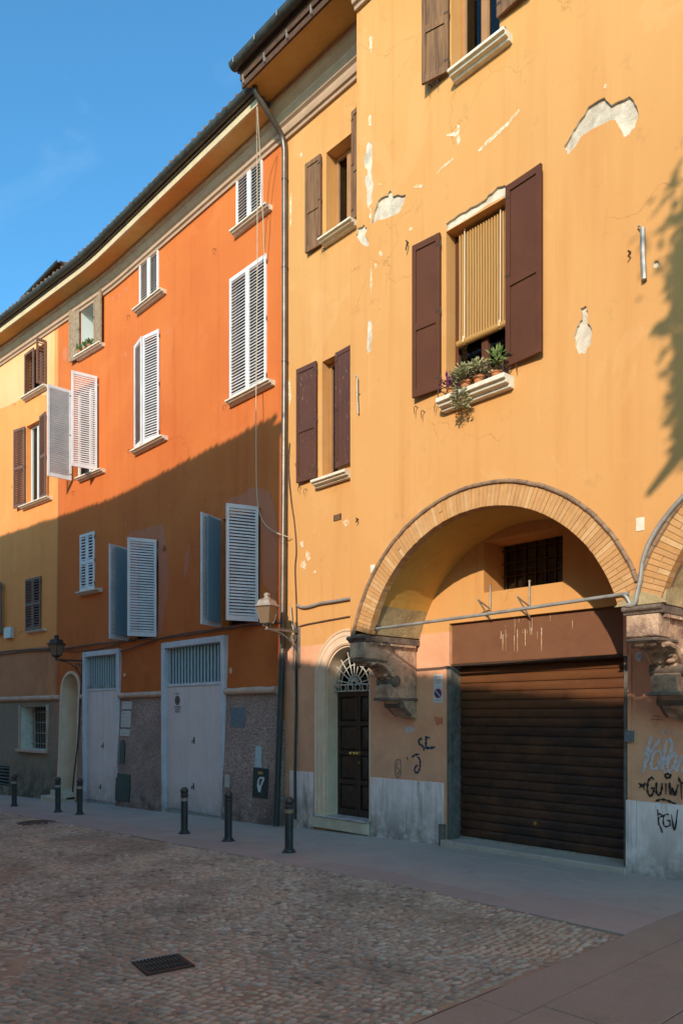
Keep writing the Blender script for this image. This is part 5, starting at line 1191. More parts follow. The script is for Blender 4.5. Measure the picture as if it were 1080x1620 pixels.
# ------------------------------------------------------------------ street lamps on brackets
def lamp(base, ang, reach, label, metal, top):
    t = thing('wall_lamp', base, label, 'street lamp', 'lantern lamps on wall brackets', rotz=ang)      # local: -y points out from the wall
    q = MB(); q.cbox(-.04, .04, -.025, 0, -.62, .10, .006); lsub('wall_plate', q, metal, t)
    q = MB(); q.box(-.018, .018, -reach-.04, -.02, -.008, .022); q.box(-.012, .012, -reach+.02, -.02, .030, .042); lsub('arm', q, metal, t, bevel=.004)
    q = MB(); pts = [(0, -.03-(reach-.12)*(1-math.cos(a)), -.55+.54*math.sin(a)) for a in [i*math.pi/2/14 for i in range(15)]]
    q.tube(pts, .014, 8); lsub('brace', q, metal, t, smooth=True)
    q = MB(); c = (0, -.14, -.12); q.tube([(0, c[1]+.075*math.cos(a)*(1-a/18), c[2]+.075*math.sin(a)*(1-a/18)) for a in [i*.45 for i in range(24)]], .008, 6); lsub('scroll', q, metal, t, smooth=True)
    Y = -reach; head = MB(); head.lathe([(.022, .0), (.03, .03), (.022, .05), (.05, .085), (.095, .10), (.10, .112)], 12, Matrix.Translation((0, Y, 0)))
    hd = lsub('lantern', head, metal, t, smooth=True)
    for i in range(4):
        a = math.pi/4+i*math.pi/2; q = MB(); q.tube([(.045*math.cos(a), Y+.045*math.sin(a), .06), (.11*math.cos(a), Y+.11*math.sin(a), .12)], .008, 6); lsub('claw', q, metal, hd)
    z0, z1, r0, r1 = .115, .40, .115, .195; ro = R(20)
    cs = [(math.cos(ro+k*math.pi/2+math.pi/4), math.sin(ro+k*math.pi/2+math.pi/4)) for k in range(4)]
    for k in range(4):
        a, b = cs[k], cs[(k+1) % 4]; q = MB(); f = .985
        v = [(a[0]*r0*f, Y+a[1]*r0*f, z0), (b[0]*r0*f, Y+b[1]*r0*f, z0), (b[0]*r1*f, Y+b[1]*r1*f, z1), (a[0]*r1*f, Y+a[1]*r1*f, z1)]
        q.add(v, [(0, 1, 2, 3)]); lsub('pane', q, 'lampglass', hd, fix=False)
        q = MB(); q.tube([(a[0]*r0, Y+a[1]*r0, z0), (a[0]*r1, Y+a[1]*r1, z1)], .0085, 6); q.tube([v[0], v[1]], .009, 6); lsub('frame_bar', q, metal, hd)
    q = MB(); rr_ = [(.235, .395), (.235, .415), (.185, .43), (.15, .50), (.155, .51), (.07, .535), (.045, .56), (.06, .60), (.045, .625), (.0, .64)]
    vs = []; fs = []; n = 4
    for r, z in rr_:
        for k in range(4): vs.append((cs[k][0]*r, Y+cs[k][1]*r, z))
    for i in range(len(rr_)-1):
        for k in range(4): fs.append((i*4+k, i*4+(k+1)%4, (i+1)*4+(k+1)%4, (i+1)*4+k))
    fs.append((3, 2, 1, 0)); q.add(vs, fs); lsub('lantern_roof', q, top, hd, bevel=.003)
    q = MB(); q.sphere((0, Y, .28), .05, 10, 8); lsub('bulb', q, 'lampglass', hd, smooth=True)
    return t
p = uz(473, 1001); lamp(WA.P(p[0], p[1]), 0, .72, 'lantern lamp on a pale iron bracket where the ochre house meets the orange one', 'lamp', 'lamp_top')
p = WC.hit(131, 1047); b = WC.P(p[0], p[1]); lamp(b, WC.ang(p[0]), .72, 'dark lantern lamp above the arched doorway, left of the narrow grey door', 'lamp_dark', 'lamp_dark')
# ------------------------------------------------------------------ drainpipes, cables, rope
def catmull(pts, k=6):
    P = [Vector(p) for p in pts]; out = []
    for i in range(len(P)-1):
        a = P[max(i-1, 0)]; b = P[i]; c = P[i+1]; d = P[min(i+2, len(P)-1)]
        for j in range(k):
            t = j/k; out.append(.5*((2*b)+(c-a)*t+(2*a-5*b+4*c-d)*t*t+(3*b-a-3*c+d)*t**3))
    return out+[P[-1]]
px_ = UJ+.085; zs_ = [12.35, 11.5, 10, 8, 6, 4.2, 3.0]; lowz = [3.0, 2.4, 1.8, 1.2, .6, .05, -.1]
dp = thing('drainpipe', (px_, -.1, gz(px_)), 'tall metal drainpipe in the corner between the orange and ochre houses', 'drainpipe')
q = MB(); q.tube(catmull([(px_-.04, -.72, 12.98), (px_-.03, -.70, 12.86), (px_-.02, -.60, 12.74), (px_, -.26, 12.46), (px_, -.12, 12.32), (px_, -.075, 12.1)], 5)+[Vector((px_, WC.y(px_, z)-.075, z)) for z in zs_[1:]], .05, 14); part('upper_pipe', q, M['pipe'], dp, smooth=True)
q = MB(); q.tube([Vector((px_, WC.y(px_, z)-.075, z)) for z in lowz], .056, 14); part('lower_pipe', q, M['pipe_g'], dp, smooth=True)
for z in (11.6, 10.0, 8.3, 6.6, 5.0, 3.3, 1.6):
    q = MB(); y = WC.y(px_, z)-.075; q.tube([(px_, y, z-.018), (px_, y, z+.018)], .058 if z > 3 else .064, 14); q.box(px_-.01, px_+.01, y, y+.08, z-.012, z+.012); part('bracket', q, M['pipe'] if z > 3 else M['pipe_g'], dp, smooth=True)
q = MB(); pe = [(-.80, YB-.95, 12.9), (-.86, YB-.5, 12.85), (-.86, -.55, 12.86), (-.84, -.10, 12.72), (-.82, -.09, 9.4)]
x1_ = uz(471, 1100)[0]; q = MB(); pts = [Vector((uz(471, 985)[0]+.0, -.04, uz(471, 985)[1])), Vector((x1_, -.035, 2.9)), Vector((x1_, -.035, 2.0)), Vector((x1_, -.065, .9)), Vector((x1_, -.065, .02))]
q.tube(pts, .024, 10); solo('conduit', q, M['pipe_g'], 'thin dark conduit running down the ochre wall below the bracket lamp', 'pipe', smooth=True, origin=(x1_, -.04, .0))
a = WC.hit(131, 1060); pts = [WC.P(a[0], z, -.03) for z in (a[1], 3.2, 2.6)]+[WC.P(a[0]+.02, 2.2, -.05), WC.P(a[0]-.02, 1.2, -.04), WC.P(a[0]-.12, .3, -.05), WC.P(a[0]-.16, -.3, -.05)]
q = MB(); q.tube(catmull(pts, 4), .02, 8); solo('conduit', q, M['pipe_g'], 'thin conduit curving down beside the narrow grey door from the dark lamp', 'pipe', smooth=True, origin=tuple(pts[-1]))
def cable(wall, pxs, r, mat, label, d=-.03, wob=.0, seed=1, n=5):
    pts = []; rr = random.Random(seed)
    for x, y in pxs: u, z = wall.hit(x, y, d); pts.append(wall.P(u, z, d)+Vector((0, -rr.uniform(0, wob), 0)))
    q = MB(); P = catmull(pts, n); q.tube([p+Vector((0, 0, rr.uniform(-wob, wob)*.3)) for p in P], r, 7)
    return solo('cable', q, M[mat], label, 'cable', smooth=True, origin=tuple(pts[0]))
cable(WC, [(-30, 1036), (0, 1032), (30, 1029), (60, 1027), (88, 1026), (110, 1025), (140, 1021), (190, 1015), (215, 1013)], .022, 'cable', 'thick dark cable bundle along the yellow and orange walls under the upper windows', -.04, .02)
cable(WC, [(-30, 1041), (10, 1035), (40, 1031), (85, 1029), (120, 1030), (160, 1026), (188, 1019)], .012, 'cable', 'thin cable sagging just under the thick bundle at the left', -.03, .01)
cable(WC, [(188, 1019), (192, 1030), (210, 1025), (235, 1016), (260, 1010), (300, 1004), (340, 998), (380, 992), (420, 987), (446, 984)], .014, 'cable', 'cable looping above the two grey doors towards the drainpipe', -.04, .01)
cable(WC, [(190, 1012), (240, 1012), (262, 1008), (300, 1001), (345, 995), (400, 988), (446, 981)], .012, 'cable', 'upper thin cable above the wide grey door', -.05, .006)
cable(WA, [(470, 958), (480, 961), (492, 959), (505, 955), (530, 951), (560, 946)], .026, 'zinc', 'pale thick cable leaving the corner of the ochre wall', -.035, .004)
cable(WA, [(469, 993), (480, 989), (510, 983), (560, 974)], .012, 'cable', 'thin dark cable crossing the ochre wall above the arched door', -.02, .002)
cable(WA, [(458, 700), (457, 740), (461, 790), (466, 830), (469, 870), (467, 900), (469, 950), (470, 990)], .010, 'cable', 'thin cable straggling down the ochre wall beside the drainpipe', -.02, .02)
cable(WA, [(461, 960), (463, 985), (466, 1000), (464, 1030), (465, 1060)], .012, 'zinc', 'tangled pale cable end beside the bracket of the lamp', -.03, .03, 5)
# ropes hanging from the gutter of the orange house
def rope(pts, label):
    q = MB(); q.tube(catmull(pts, 6), .009, 6); return solo('rope', q, M['rope'], label, 'rope', smooth=True, origin=tuple(pts[0]))
ro_pts = [on_y(406, 168, -.72)]+[on_y(x, y, o_) for x, y, o_ in ((406.5, 240, -.45), (407, 340, -.30), (407, 420, -.22), (406, 520, -.22), (405, 620, -.26), (405, 700, -.3), (405.5, 760, -.3), (408, 800, -.3), (416, 825, -.2), (432, 840, -.12), (448, 847, -.14), (461, 851, -.03))]
rope(ro_pts, 'long pale rope hanging from the gutter past the white shutters to the corner')
rope([on_y(407, 168, -.72), on_y(409, 205, -.62), on_y(411, 238, -.5), on_y(413, 300, -.35), on_y(416, 345, -.25), on_y(418, 405, -.12)], 'short second rope hanging beside the long one under the gutter')
# tie rod across the arch and its brackets
a = WB.hit(595, 995, -.03); b = WB.hit(986, 941, -.03); c_ = WB.hit(997, 952, -.03)
q = MB(); q.tube(catmull([WB.P(a[0], a[1], -.03), WB.P((a[0]+b[0])/2, (a[1]+b[1])/2-.006, -.03), WB.P(b[0]-.1, b[1]+.004, -.03), WB.P(b[0], b[1], -.03), WB.P(c_[0]-.03, c_[1]+.03, -.03), WB.P(c_[0], c_[1]-.03, -.03)], 5), .021, 10)
solo('tie_tube', q, M['zinc'], 'pale metal tube strung across the mouth of the brick arch', 'pipe', smooth=True, origin=tuple(WB.P(a[0], a[1], 0)))
q = MB(); r1 = [(990, 958), (1003, 955), (1008, 935), (1013, 915), (1016, 890), (1025, 862), (1040, 835), (1060, 808), (1085, 780)]
q.tube(catmull([WB.P(*WB.hit(x, y, -.06), -.06) for x, y in r1], 5), .024, 8); solo('cable', q, M['zinc'], 'grey cable climbing the joint between the two brick arches', 'cable', smooth=True, origin=tuple(WB.P(*WB.hit(990, 958), 0)))
q = MB(); p0 = WB.P(*WB.hit(598, 992), 0)
q.tube([p0+Vector((-.04, -.02, -.05)), p0+Vector((.0, -.03, .02)), p0+Vector((.05, -.03, .0))], .016, 7); solo('anchor', q, M['iron'], 'small iron anchor holding the left end of the tube', 'anchor', origin=tuple(p0))
for i, (px0, py0, py1) in enumerate(((776, 928, 966), (838, 920, 962))):
    a = on_y(px0, py0, -.02); b = on_y(px0, py1, -.02); q = MB()
    q.tube([(a.x, -.03, a.z), (a.x, -.03, b.z)], .013, 8); q.tube([(a.x, -.03, b.z+.02), (a.x, -.32, b.z+.12)], .011, 8); q.tube([(a.x, -.03, b.z-.12), (a.x, -.30, b.z+.11)], .010, 8); q.sphere((a.x, -.03, a.z), .02, 8, 6)
    solo('awning_bracket', q, M['zinc'], ('left' if i == 0 else 'right')+' of two thin metal brackets standing on the panel above the garage door', 'bracket', 'brackets above the garage door', smooth=True, origin=(a.x, 0, b.z))
# loose irons on the walls
def rod(wall, p0, p1, lab, r=.012, mat='zinc', hookpx=None):
    a = wall.P(*wall.hit(*p0), -.04); b = wall.P(*wall.hit(*p1), -.035); q = MB(); q.tube([a, a+(b-a)*.5+Vector((0, -.01, 0)), b], r, 7)
    q.tube([a+Vector((-.06, .02, .06)), a+Vector((-.02, -.01, .03)), a], .008, 6); m_ = a+(b-a)*.42; q.tube([m_+Vector((-.03, 0, 0)), m_+Vector((.03, 0, 0))], .010, 6)
    return solo('iron_rod', q, M[mat], lab, 'iron rod', smooth=True, origin=tuple(a))
rod(WB, (1019, 364), (1021, 444), 'old rod tied to a nail right of the window with the cane blind', .028, 'zinc'); rod(WB, (568, 598), (569, 655), 'slim metal strip hanging on the wall left of the dark shutters', .012, 'zinc')
for px0, py0, lab in ((646, 384, 'bent rusty nail left of the window with the cane blind'), (567, 822, 'small iron hook above the left foot of the brick arch'), (997, 401, 'tiny rusty nail right of the window with the cane blind')):
    p = WB.P(*WB.hit(px0, py0), 0); q = MB(); q.tube([p, p+Vector((0, -.05, .01)), p+Vector((.03, -.06, -.02)), p+Vector((.0, -.055, -.12 if py0 == 384 else -.05))], .009, 6); solo('wall_hook', q, M['iron'], lab, 'hook', origin=tuple(p))
# ------------------------------------------------------------------ cane blind and plant pots
zb = WB.hit(722, 547, .12)[1]; zt = WB.hit(722, 381, .12)[1]; bx0, bx1 = ww['u0']+.10, ww['u1']-.02; by = YB+.13
bl = thing('cane_blind', ((bx0+bx1)/2, by, zb), 'split cane blind half lowered in the brown shuttered window', 'blind')
ns = 20
for i in range(ns):
    x = bx0+(bx1-bx0)*(i+.5)/ns; hw = (bx1-bx0)/ns/2; q = MB(); q.tube([(x, by, zb+.03), (x, by+.004, (zb+zt)/2), (x, by, zt+.05)], hw*.66, 8); part('cane_strip', q, M['cane'], bl, smooth=True)
q = MB(); q.box(bx0+.005, bx1-.005, by+.008, by+.011, zb+.03, zt+.05); part('backing', q, M['wood_old'], bl)
for i in range(ns+4):
    x = bx0+(bx1-bx0)*(i+.5)/(ns+4); q = MB(); q.tube([(x-.016, by-.02, zb), (x+.016, by-.02, zb)], .042, 10); part('roll_segment', q, M['cane'], bl, smooth=True)
for f in (.14, .80):
    x = bx0+(bx1-bx0)*f; q = MB(); q.tube([(x, by-.032, zb-.04), (x, by-.028, zt+.08)], .007, 6); q.tube([(x, by-.064, zb-.02), (x, by-.055, zb+.06)], .007, 6); part('cord', q, M['cord'], bl)
def leaves(q, c, n, r, l, w, seed, up=.5, droop=0.):
    rr = random.Random(seed)
    for i in range(n):
        a = rr.uniform(0, 6.28); e = rr.uniform(-.2, 1.3)*up; d = Vector((math.cos(a)*math.cos(e), math.sin(a)*math.cos(e), math.sin(e))); p = Vector(c)+d*r*rr.uniform(.1, .9)+Vector((0, 0, -droop*rr.random()))
        s = d.orthogonal().normalized(); s = (s+d.cross(s)*rr.uniform(-1, 1)).normalized(); L = l*rr.uniform(.6, 1.3); W = w*rr.uniform(.7, 1.2)
        t = (d+Vector((rr.uniform(-.5,.5), rr.uniform(-.5,.5), rr.uniform(-.4,.4)))).normalized(); nn = t.cross(s)*W*.35
        q.add([p, p+t*L*.5+s*W+nn, p+t*L, p+t*L*.5-s*W+nn, p+t*L*.5-nn], [(0, 1, 4), (1, 2, 4), (2, 3, 4), (3, 0, 4)])
def pot(name, c, r, h, label, spec, mat='terracotta'):
    t = thing('plant_pot', c, label, 'potted plant', 'plants on the window sills')
    q = MB(); q.lathe([(r*.72, 0), (r*.95, h*.8), (r*1.08, h*.8), (r*1.08, h), (r*.95, h), (r*.9, h*.85), (0, h*.85)], 16); lsub('pot', q, mat, t, smooth=True)
    for (dx, dy, dz), n, rad, l, w, m_, seed, up, dr in spec:
        q = MB(); leaves(q, (dx, dy, h+dz), n, rad, l, w, seed, up, dr); lsub('foliage', q, m_, t, kind='stuff', fix=False)
    return t
sy = YB-.10; sz = ww['z0']-.012; X_ = lambda px: WB.hit(px, 600, -.1)[0]
pot('p', (X_(714), sy, sz), .055, .10, 'purple leaved plant in a clay pot at the left end of the window box sill', [((0, 0, .06), 170, .13, .06, .014, 'leaf_p', 1, 1.0, .05)])
pot('p', (X_(737), sy, sz), .07, .12, 'bushy trailing succulent in the middle of the sill under the cane blind', [((0, -.02, .05), 520, .18, .05, .015, 'leaf', 2, .9, .02), ((.0, -.12, -.12), 320, .12, .05, .014, 'leaf', 3, .3, .25)])
pot('p', (X_(757), sy, sz), .065, .12, 'pale succulent in a clay pot right of the trailing one', [((0, 0, .06), 320, .15, .05, .016, 'leaf', 5, 1.0, .0)])
pot('p', (X_(786), sy, sz), .07, .085, 'low clay pot with a green sprig at the right end of the sill', [((0, 0, .12), 90, .15, .08, .015, 'leaf_g', 4, 1.5, .0)])
q = MB()
for dz in (.10, .17): q.tube([(sl2[0]+.03, YB-.01, sz+dz), (sl2[0]+.03, YB-.19, sz+dz), (sl2[1]-.03, YB-.19, sz+dz), (sl2[1]-.03, YB-.01, sz+dz)], .006, 6)
for i in range(2): q.tube([(sl2[0]+.03+(sl2[1]-sl2[0]-.06)*i, YB-.19, sz), (sl2[0]+.03+(sl2[1]-sl2[0]-.06)*i, YB-.19, sz+.17)], .006, 6)
solo('pot_rail', q, M['iron'], 'thin iron rail holding the plant pots on the sill under the cane blind', 'rail', origin=(sl2[0], YB, sz))
d = Wn['w5']; zz = d['z0']-.01
for f, lab, s in ((.12, 'small clay pot with green shoots at the left of that high sill under the eaves', 1), (.45, 'clay pot with green plant in the middle of that high sill of the orange house', 2), (.80, 'leafier green plant at the right end of that high sill', 3)):
    c = WC.P(d['u0']+(d['u1']-d['u0'])*f, zz, -.08); pot('p', (c.x, c.y, zz), .06, .11, lab, [((0, 0, .05), 60+30*s, .12, .06, .014, 'leaf_g', 10+s, 1.2, .04)])
# ------------------------------------------------------------------ signs, plaques, boxes, graffiti
def plate(name, wall, pts, mat, label, cat, t=.012, d=0.0, group=None, bevel=.002):
    (x0, y0), (x1, y1) = pts; a = wall.hit(x0, y1); b = wall.hit(x1, y0); u = (a[0]+b[0])/2; wd = b[0]-a[0]; z0 = wall.hit((x0+x1)/2, y1)[1]; z1 = wall.hit((x0+x1)/2, y0)[1]; h = z1-z0
    c = wall.P(u, z0); slope = math.atan2(wall.y(u, z1)-wall.y(u, z0), h)
    t_ = thing(name, c, label, cat, group, rotz=wall.ang(u)); t_.rotation_euler = (-slope, 0, wall.ang(u)) if abs(slope) > 1e-4 else (0, 0, wall.ang(u))
    q = MB(); q.cbox(-wd/2, wd/2, -t-d, 0, 0, h, min(.003, t/3)); lsub('plate', q, mat, t_, bevel=0)
    t_['_wh'] = [wd, h, t+d]; return t_
def disc(r, y, mat, par, x, z, n=24, name='disc', r0=0):
    q = MB()
    if r0: q.prism([(x+r*math.cos(a), z+r*math.sin(a)) for a in [2*math.pi*i/n for i in range(n+1)]]+[(x+r0*math.cos(a), z+r0*math.sin(a)) for a in [-2*math.pi*i/n for i in range(n+1)]], y-.0008, y)
    else: q.prism([(x+r*math.cos(a), z+r*math.sin(a)) for a in [2*math.pi*i/n for i in range(n)]], y-.0008, y)
    return lsub(name, q, mat, par)
def noparking(t_, header=True):
    wd, h, th_ = t_['_wh']; y = -th_; r = wd*.40; cz = h*.33
    disc(r, y-.0005, 'sign_red', t_, 0, cz, name='red_ring'); disc(r*.74, y-.0016, 'sign_blue', t_, 0, cz, name='blue_disc')
    q = MB(); q.box(-r*.80, r*.80, y-.0035, y-.0026, -r*.10, r*.10, Matrix.Translation((0, 0, cz)) @ Matrix.Rotation(R(45), 4, 'Y')); lsub('slash', q, 'sign_w' if header else 'sign_red', t_)
    T = lambda s, sz, x, z: text_mesh(s, sz, M['ink'], Matrix.Translation((x, y-.0018, z)), t_)
    T('PASSO', wd*.24, 0, h*.90); T('CARRABILE', wd*.155, 0, h*.80); T('N. 1047', wd*.13, 0, h*.70); T('DIVIETO DI SOSTA', wd*.095, 0, h*.08)
t_ = plate('no_parking_sign', WA, ((685.5, 1067), (700.5, 1112)), 'sign_w', 'white enamel no parking sign on the peach wall left of the garage door', 'sign', .006); noparking(t_)
def plate_on_door(pts, m, yl, label):
    a = WV.hit(pts[0][0], pts[1][1]); b = WV.hit(pts[1][0], pts[0][1]); u = (a[0]+b[0])/2; wd = b[0]-a[0]; h = WV.hit(pts[1][0], pts[0][1])[1]-WV.hit(pts[1][0], pts[1][1])[1]
    t_ = thing('no_parking_notice', WV.P(u, a[1], yl), label, 'sign', rotz=WV.ang(u)); q = MB(); q.box(-wd/2, wd/2, -.003, 0, 0, h); lsub('plate', q, 'grey_door', t_); t_['_wh'] = [wd, h, .003]; return t_
t_ = plate_on_door(((272.5, 1096), (283, 1128)), m3, .047, 'faded no parking notice on the wide grey door'); 
wd, h, th_ = t_['_wh']; disc(wd*.40, -.0035, 'sign_red', t_, 0, h*.62, name='red_ring'); disc(wd*.28, -.0046, 'ink', t_, 0, h*.62, name='blue_disc')
for s, z in (('PASSO', .95), ('CARRABILE', .28), ('SEMPRE', .16), ('APERTO', .05)): text_mesh(s, wd*.22, M['ink'], Matrix.Translation((0, -.0046, h*z)), t_)
t_ = plate('house_number', WA, ((595.2, 1100.5), (602.5, 1109.5)), 'sign_w', 'small white house number tile under the left corbel', 'house number', .008); text_mesh('3', t_['_wh'][1]*.8, M['ink'], Matrix.Translation((0, -.0095, t_['_wh'][1]*.5)), t_)
p = WA.P(*uz(1010.5, 1038.5)); t_ = thing('oval_number_plate', p, 'oval white number plate beside the right corbel', 'house number')
q = MB(); q.prism([(.045*math.cos(a), .062*math.sin(a)) for a in [2*math.pi*i/24 for i in range(24)]], -.008, 0); lsub('plate', q, 'sign_w', t_); text_mesh('12', .05, M['ink'], Matrix.Translation((0, -.0095, 0)), t_)
t_ = plate('service_tile', WB, ((1006, 819), (1019, 840)), 'sill', 'pale square tile in the wall between the two brick arches', 'tile', .008)
t_ = plate('service_tile', WB, ((586, 893.5), (593, 906)), 'sill', 'little pale tile on the ochre wall at the left side of the arch', 'tile', .008)
t_ = plate('junction_box', WA, ((990.5, 1156), (1003, 1174)), 'utility', 'grey blue junction box at the right edge of the garage door', 'box', .05); 
q = MB(); q.tube([(0, -.05, .1), (0, -.056, .1)], .008, 8); lsub('screw', q, 'brass', t_)
t_ = plate('alarm_box', WC, ((11, 993), (22, 1010)), 'sign_w', 'white alarm box on the yellow wall at the far left', 'box', .10, group=None)
t_ = plate('hatch', WC, ((364.5, 1119.5), (388.5, 1151)), 'utility', 'small grey metal hatch in the stucco pier', 'hatch', .012)
t_ = plate('meter_box', WC, ((400, 1215.5), (425, 1263)), 'dark_green', 'dark metal box with a white sticker low on the stucco pier', 'meter box', .02)
wd, h, th_ = t_['_wh']; q = MB(); st_ = [(-.02, .90), (.30, .90), (.34, .80), (.12, .42), (.06, .14), (-.10, .14), (-.20, .45), (-.18, .75)]
q.prism([(x*wd*.9, .10*h+z*h*.68) for x, z in st_], -th_-.002, -th_); lsub('sticker', q, 'sign_w', t_)
q = MB(); q.prism([(x*wd*.45+.03*wd, .38*h+z*h*.30) for x, z in st_], -th_-.0035, -th_-.0025); lsub('sticker', q, 'ink', t_)
q = MB(); q.box(-wd*.16, wd*.16, -th_-.002, -th_, h*.80, h*.88); lsub('sticker', q, 'brass', t_)
t_ = plate('grey_panel', WC, ((403.5, 1181), (414, 1214.5)), 'grille', 'pale grey strip cover above the dark meter box', 'panel', .014)
t_ = plate('intercom', WC, ((356, 1226), (363.5, 1246)), 'plaque', 'pale intercom plate behind the second nearest bollard', 'intercom', .02)
t_ = plate('meter_box', WC, ((182.5, 1224.5), (207, 1268)), 'dark_green', 'dark metal meter box between the two grey doors', 'meter box', .02)
a = WC.hit(190, 1208); b = WC.hit(199, 1171); u = (a[0]+b[0])/2; c = WC.P(u, a[1]); t_ = thing('letter_slot', c, 'narrow dark arched mailbox above the meter box', 'mailbox', rotz=0); hw = (b[0]-a[0])/2; hh = b[1]-a[1]
q = MB(); q.prism([(-hw, 0), (hw, 0), (hw, hh-hw)]+[(hw*math.cos(x_), hh-hw+hw*math.sin(x_)) for x_ in [i*math.pi/8 for i in range(1, 8)]]+[(-hw, hh-hw)], -.02, 0, Matrix.Rotation(-.04, 4, 'X')); lsub('plate', q, 'dark_green', t_)
t_ = plate('intercom', WC, ((181, 1213), (187, 1230)), 'plaque', 'pale intercom plate beside the narrow grey door', 'intercom', .02)
for (pts, lab, lines) in ((((193.5, 1110), (209, 1122.5)), 'top marble plaque of three beside the narrow grey door', 2), (((192, 1125), (208, 1151)), 'tall middle marble plaque of three beside the narrow grey door', 4), (((190.5, 1154), (206, 1165)), 'lowest marble plaque of three beside the narrow grey door', 1)):
    t_ = plate('marble_plaque', WC, pts, 'plaque', lab, 'plaque', .018); wd, h, th_ = t_['_wh']
    for i in range(lines):
        for j in range(7):
            q = MB(); x = -wd*.36+wd*.72*j/7; q.box(x, x+wd*.07, -th_-.0012, -th_-.0002, h*(i+.6)/(lines+.3)-.004, h*(i+.6)/(lines+.3)+.004)
            if (i*3+j*5) % 7: pass
            if j % 4 != 3: lsub('lettering', q, 'utility', t_)
# sprayed writing: every stroke a flat ribbon of paint
strokes_n = [0]
def ribbon(wall, strokes, width, mat, parent, label, d0=-.003, name='graffiti'):
    q = MB()
    for s in strokes:
        P = []
        for x, y in s: u, z = wall.hit(x, y, d0); P.append(Vector((u, 0, z)))
        P = catmull(P, 5) if len(P) > 2 else P; n = len(P); strokes_n[0] += 1; base = d0-.0004*(strokes_n[0] % 12)
        vs = []
        for i, p in enumerate(P):
            t = (P[min(i+1, n-1)]-P[max(i-1, 0)]); t = t.normalized() if t.length else Vector((1, 0, 0)); nn = Vector((-t.z, 0, t.x)); w_ = width/2*(.8+.35*math.sin(i*1.7+len(s)))*(.6 if i in (0, n-1) else 1)
            y = wall.y(p.x, p.z)+base-.00006*i; vs += [(p.x+nn.x*w_, y, p.z+nn.z*w_), (p.x-nn.x*w_, y, p.z-nn.z*w_)]
        q.add(vs, [(2*i, 2*i+2, 2*i+3, 2*i+1) for i in range(n-1)])
    return part(name, q, M[mat], parent, fix=False, label=label)
zp = lambda ox, oy, k, L: [[(ox+x/k, oy+y/k) for x, y in s] for s in L]
ribbon(WA, zp(640, 1130, 12.46, [[(345,490),(300,495),(275,540),(290,590),(350,630),(375,660),(380,725)], [(400,445),(500,470)], [(425,450),(420,540),(415,660)], [(400,665),(500,668),(600,650)]]), .046, 'paint_blue', ochre, 'blue sprayed letters SC left of the garage door')
ribbon(WA, zp(640, 1130, 12.46, [[(140,860),(200,805),(290,795)], [(250,840),(300,900),(305,1000),(290,1100),(240,1160),(195,1110),(215,1040),(255,1005)], [(45,850),(62,900)]]), .038, 'paint_blue', ochre, 'blue sprayed curl under the letters SC')
V = [[(255,725),(240,790),(195,890)], [(245,750),(215,900),(185,1025)], [(190,1020),(215,940),(250,860),(325,755)], [(325,850),(285,860),(255,930),(255,990),(300,990),(330,920)], [(330,850),(330,990)], [(345,1000),(355,900),(370,790),(400,760),(420,800),(400,880),(365,960)], [(350,1010),(400,1010),(440,960),(450,900),(430,870),(395,930),(380,990)], [(450,1020),(500,900),(520,960),(500,1010),(540,1010),(570,930)]]
ribbon(WA, zp(980, 1020, 5.06, V), .042, 'paint_white', ochre, 'large white sprayed word starting Valo on the right pier', -.004)
ribbon(WA, zp(980, 1020, 5.06, [[(325,690),(345,720),(350,680)], [(370,680),(380,715),(395,680),(400,715)], [(420,690),(425,720)], [(450,740),(460,710),(475,740)]]), .010, 'paint_white', ochre, 'faint small white scribble above the large white word', -.004)
G = [[(275,1080),(250,1065),(225,1110),(225,1180),(250,1215),(270,1180),(275,1150),(250,1150)], [(295,1100),(295,1180),(315,1205),(335,1170),(340,1110)], [(370,1110),(370,1200)], [(400,1100),(405,1200),(425,1150),(440,1210),(470,1120)], [(490,1110),(495,1240)], [(520,1110),(520,1230)], [(150,1110),(185,1130),(205,1105)], [(180,1125),(155,1150)], [(180,1125),(200,1165)], [(360,1050),(380,1035),(410,1050),(385,1070),(360,1052)], [(470,1060),(490,1105),(520,1100)], [(285,1255),(340,1240),(400,1255),(455,1285)]]
ribbon(WA, zp(980, 1020, 5.06, G), .028, 'paint_black', ochre, 'black sprayed word starting GUIWI under the white one', -.011)
K = [[(305,1320),(310,1450)], [(300,1350),(345,1370),(310,1400),(345,1510)], [(395,1360),(355,1370),(355,1450),(400,1450),(400,1410),(380,1410)], [(415,1360),(440,1490),(465,1320)]]
ribbon(WA, zp(980, 1020, 5.06, K), .019, 'paint_black', ochre, 'thin black letters RGV on the marble plinth', -.056)
ribbon(WA, zp(980, 1020, 5.06, [[(262,570),(290,572),(320,575)], [(240,605),(280,600),(365,605)], [(205,650),(222,652)]]), .006, 'ink', ochre, 'faint pencilled scribble under the oval plate', -.004)
pm_ = uz(629, 1216); ribbon(WA, [[(625, 1204), (633, 1203), (633, 1227), (626, 1228), (625, 1206)], [(629, 1206), (627, 1214), (632, 1219), (628, 1226)]], .014, 'paint_blue', ochre, 'small faded blue box shaped tag above the marble panels')
patch('poster_remains', WA, [(641,1152),(650,1150),(656,1152),(652,1158),(644,1160),(641,1157)], M['paint_white'], ochre, -.004, .01, 2, 5); patch('poster_remains', WA, [(686,1134),(702,1136),(700,1147),(690,1148)], M['faded'], ochre, -.004, .012, 2, 6)
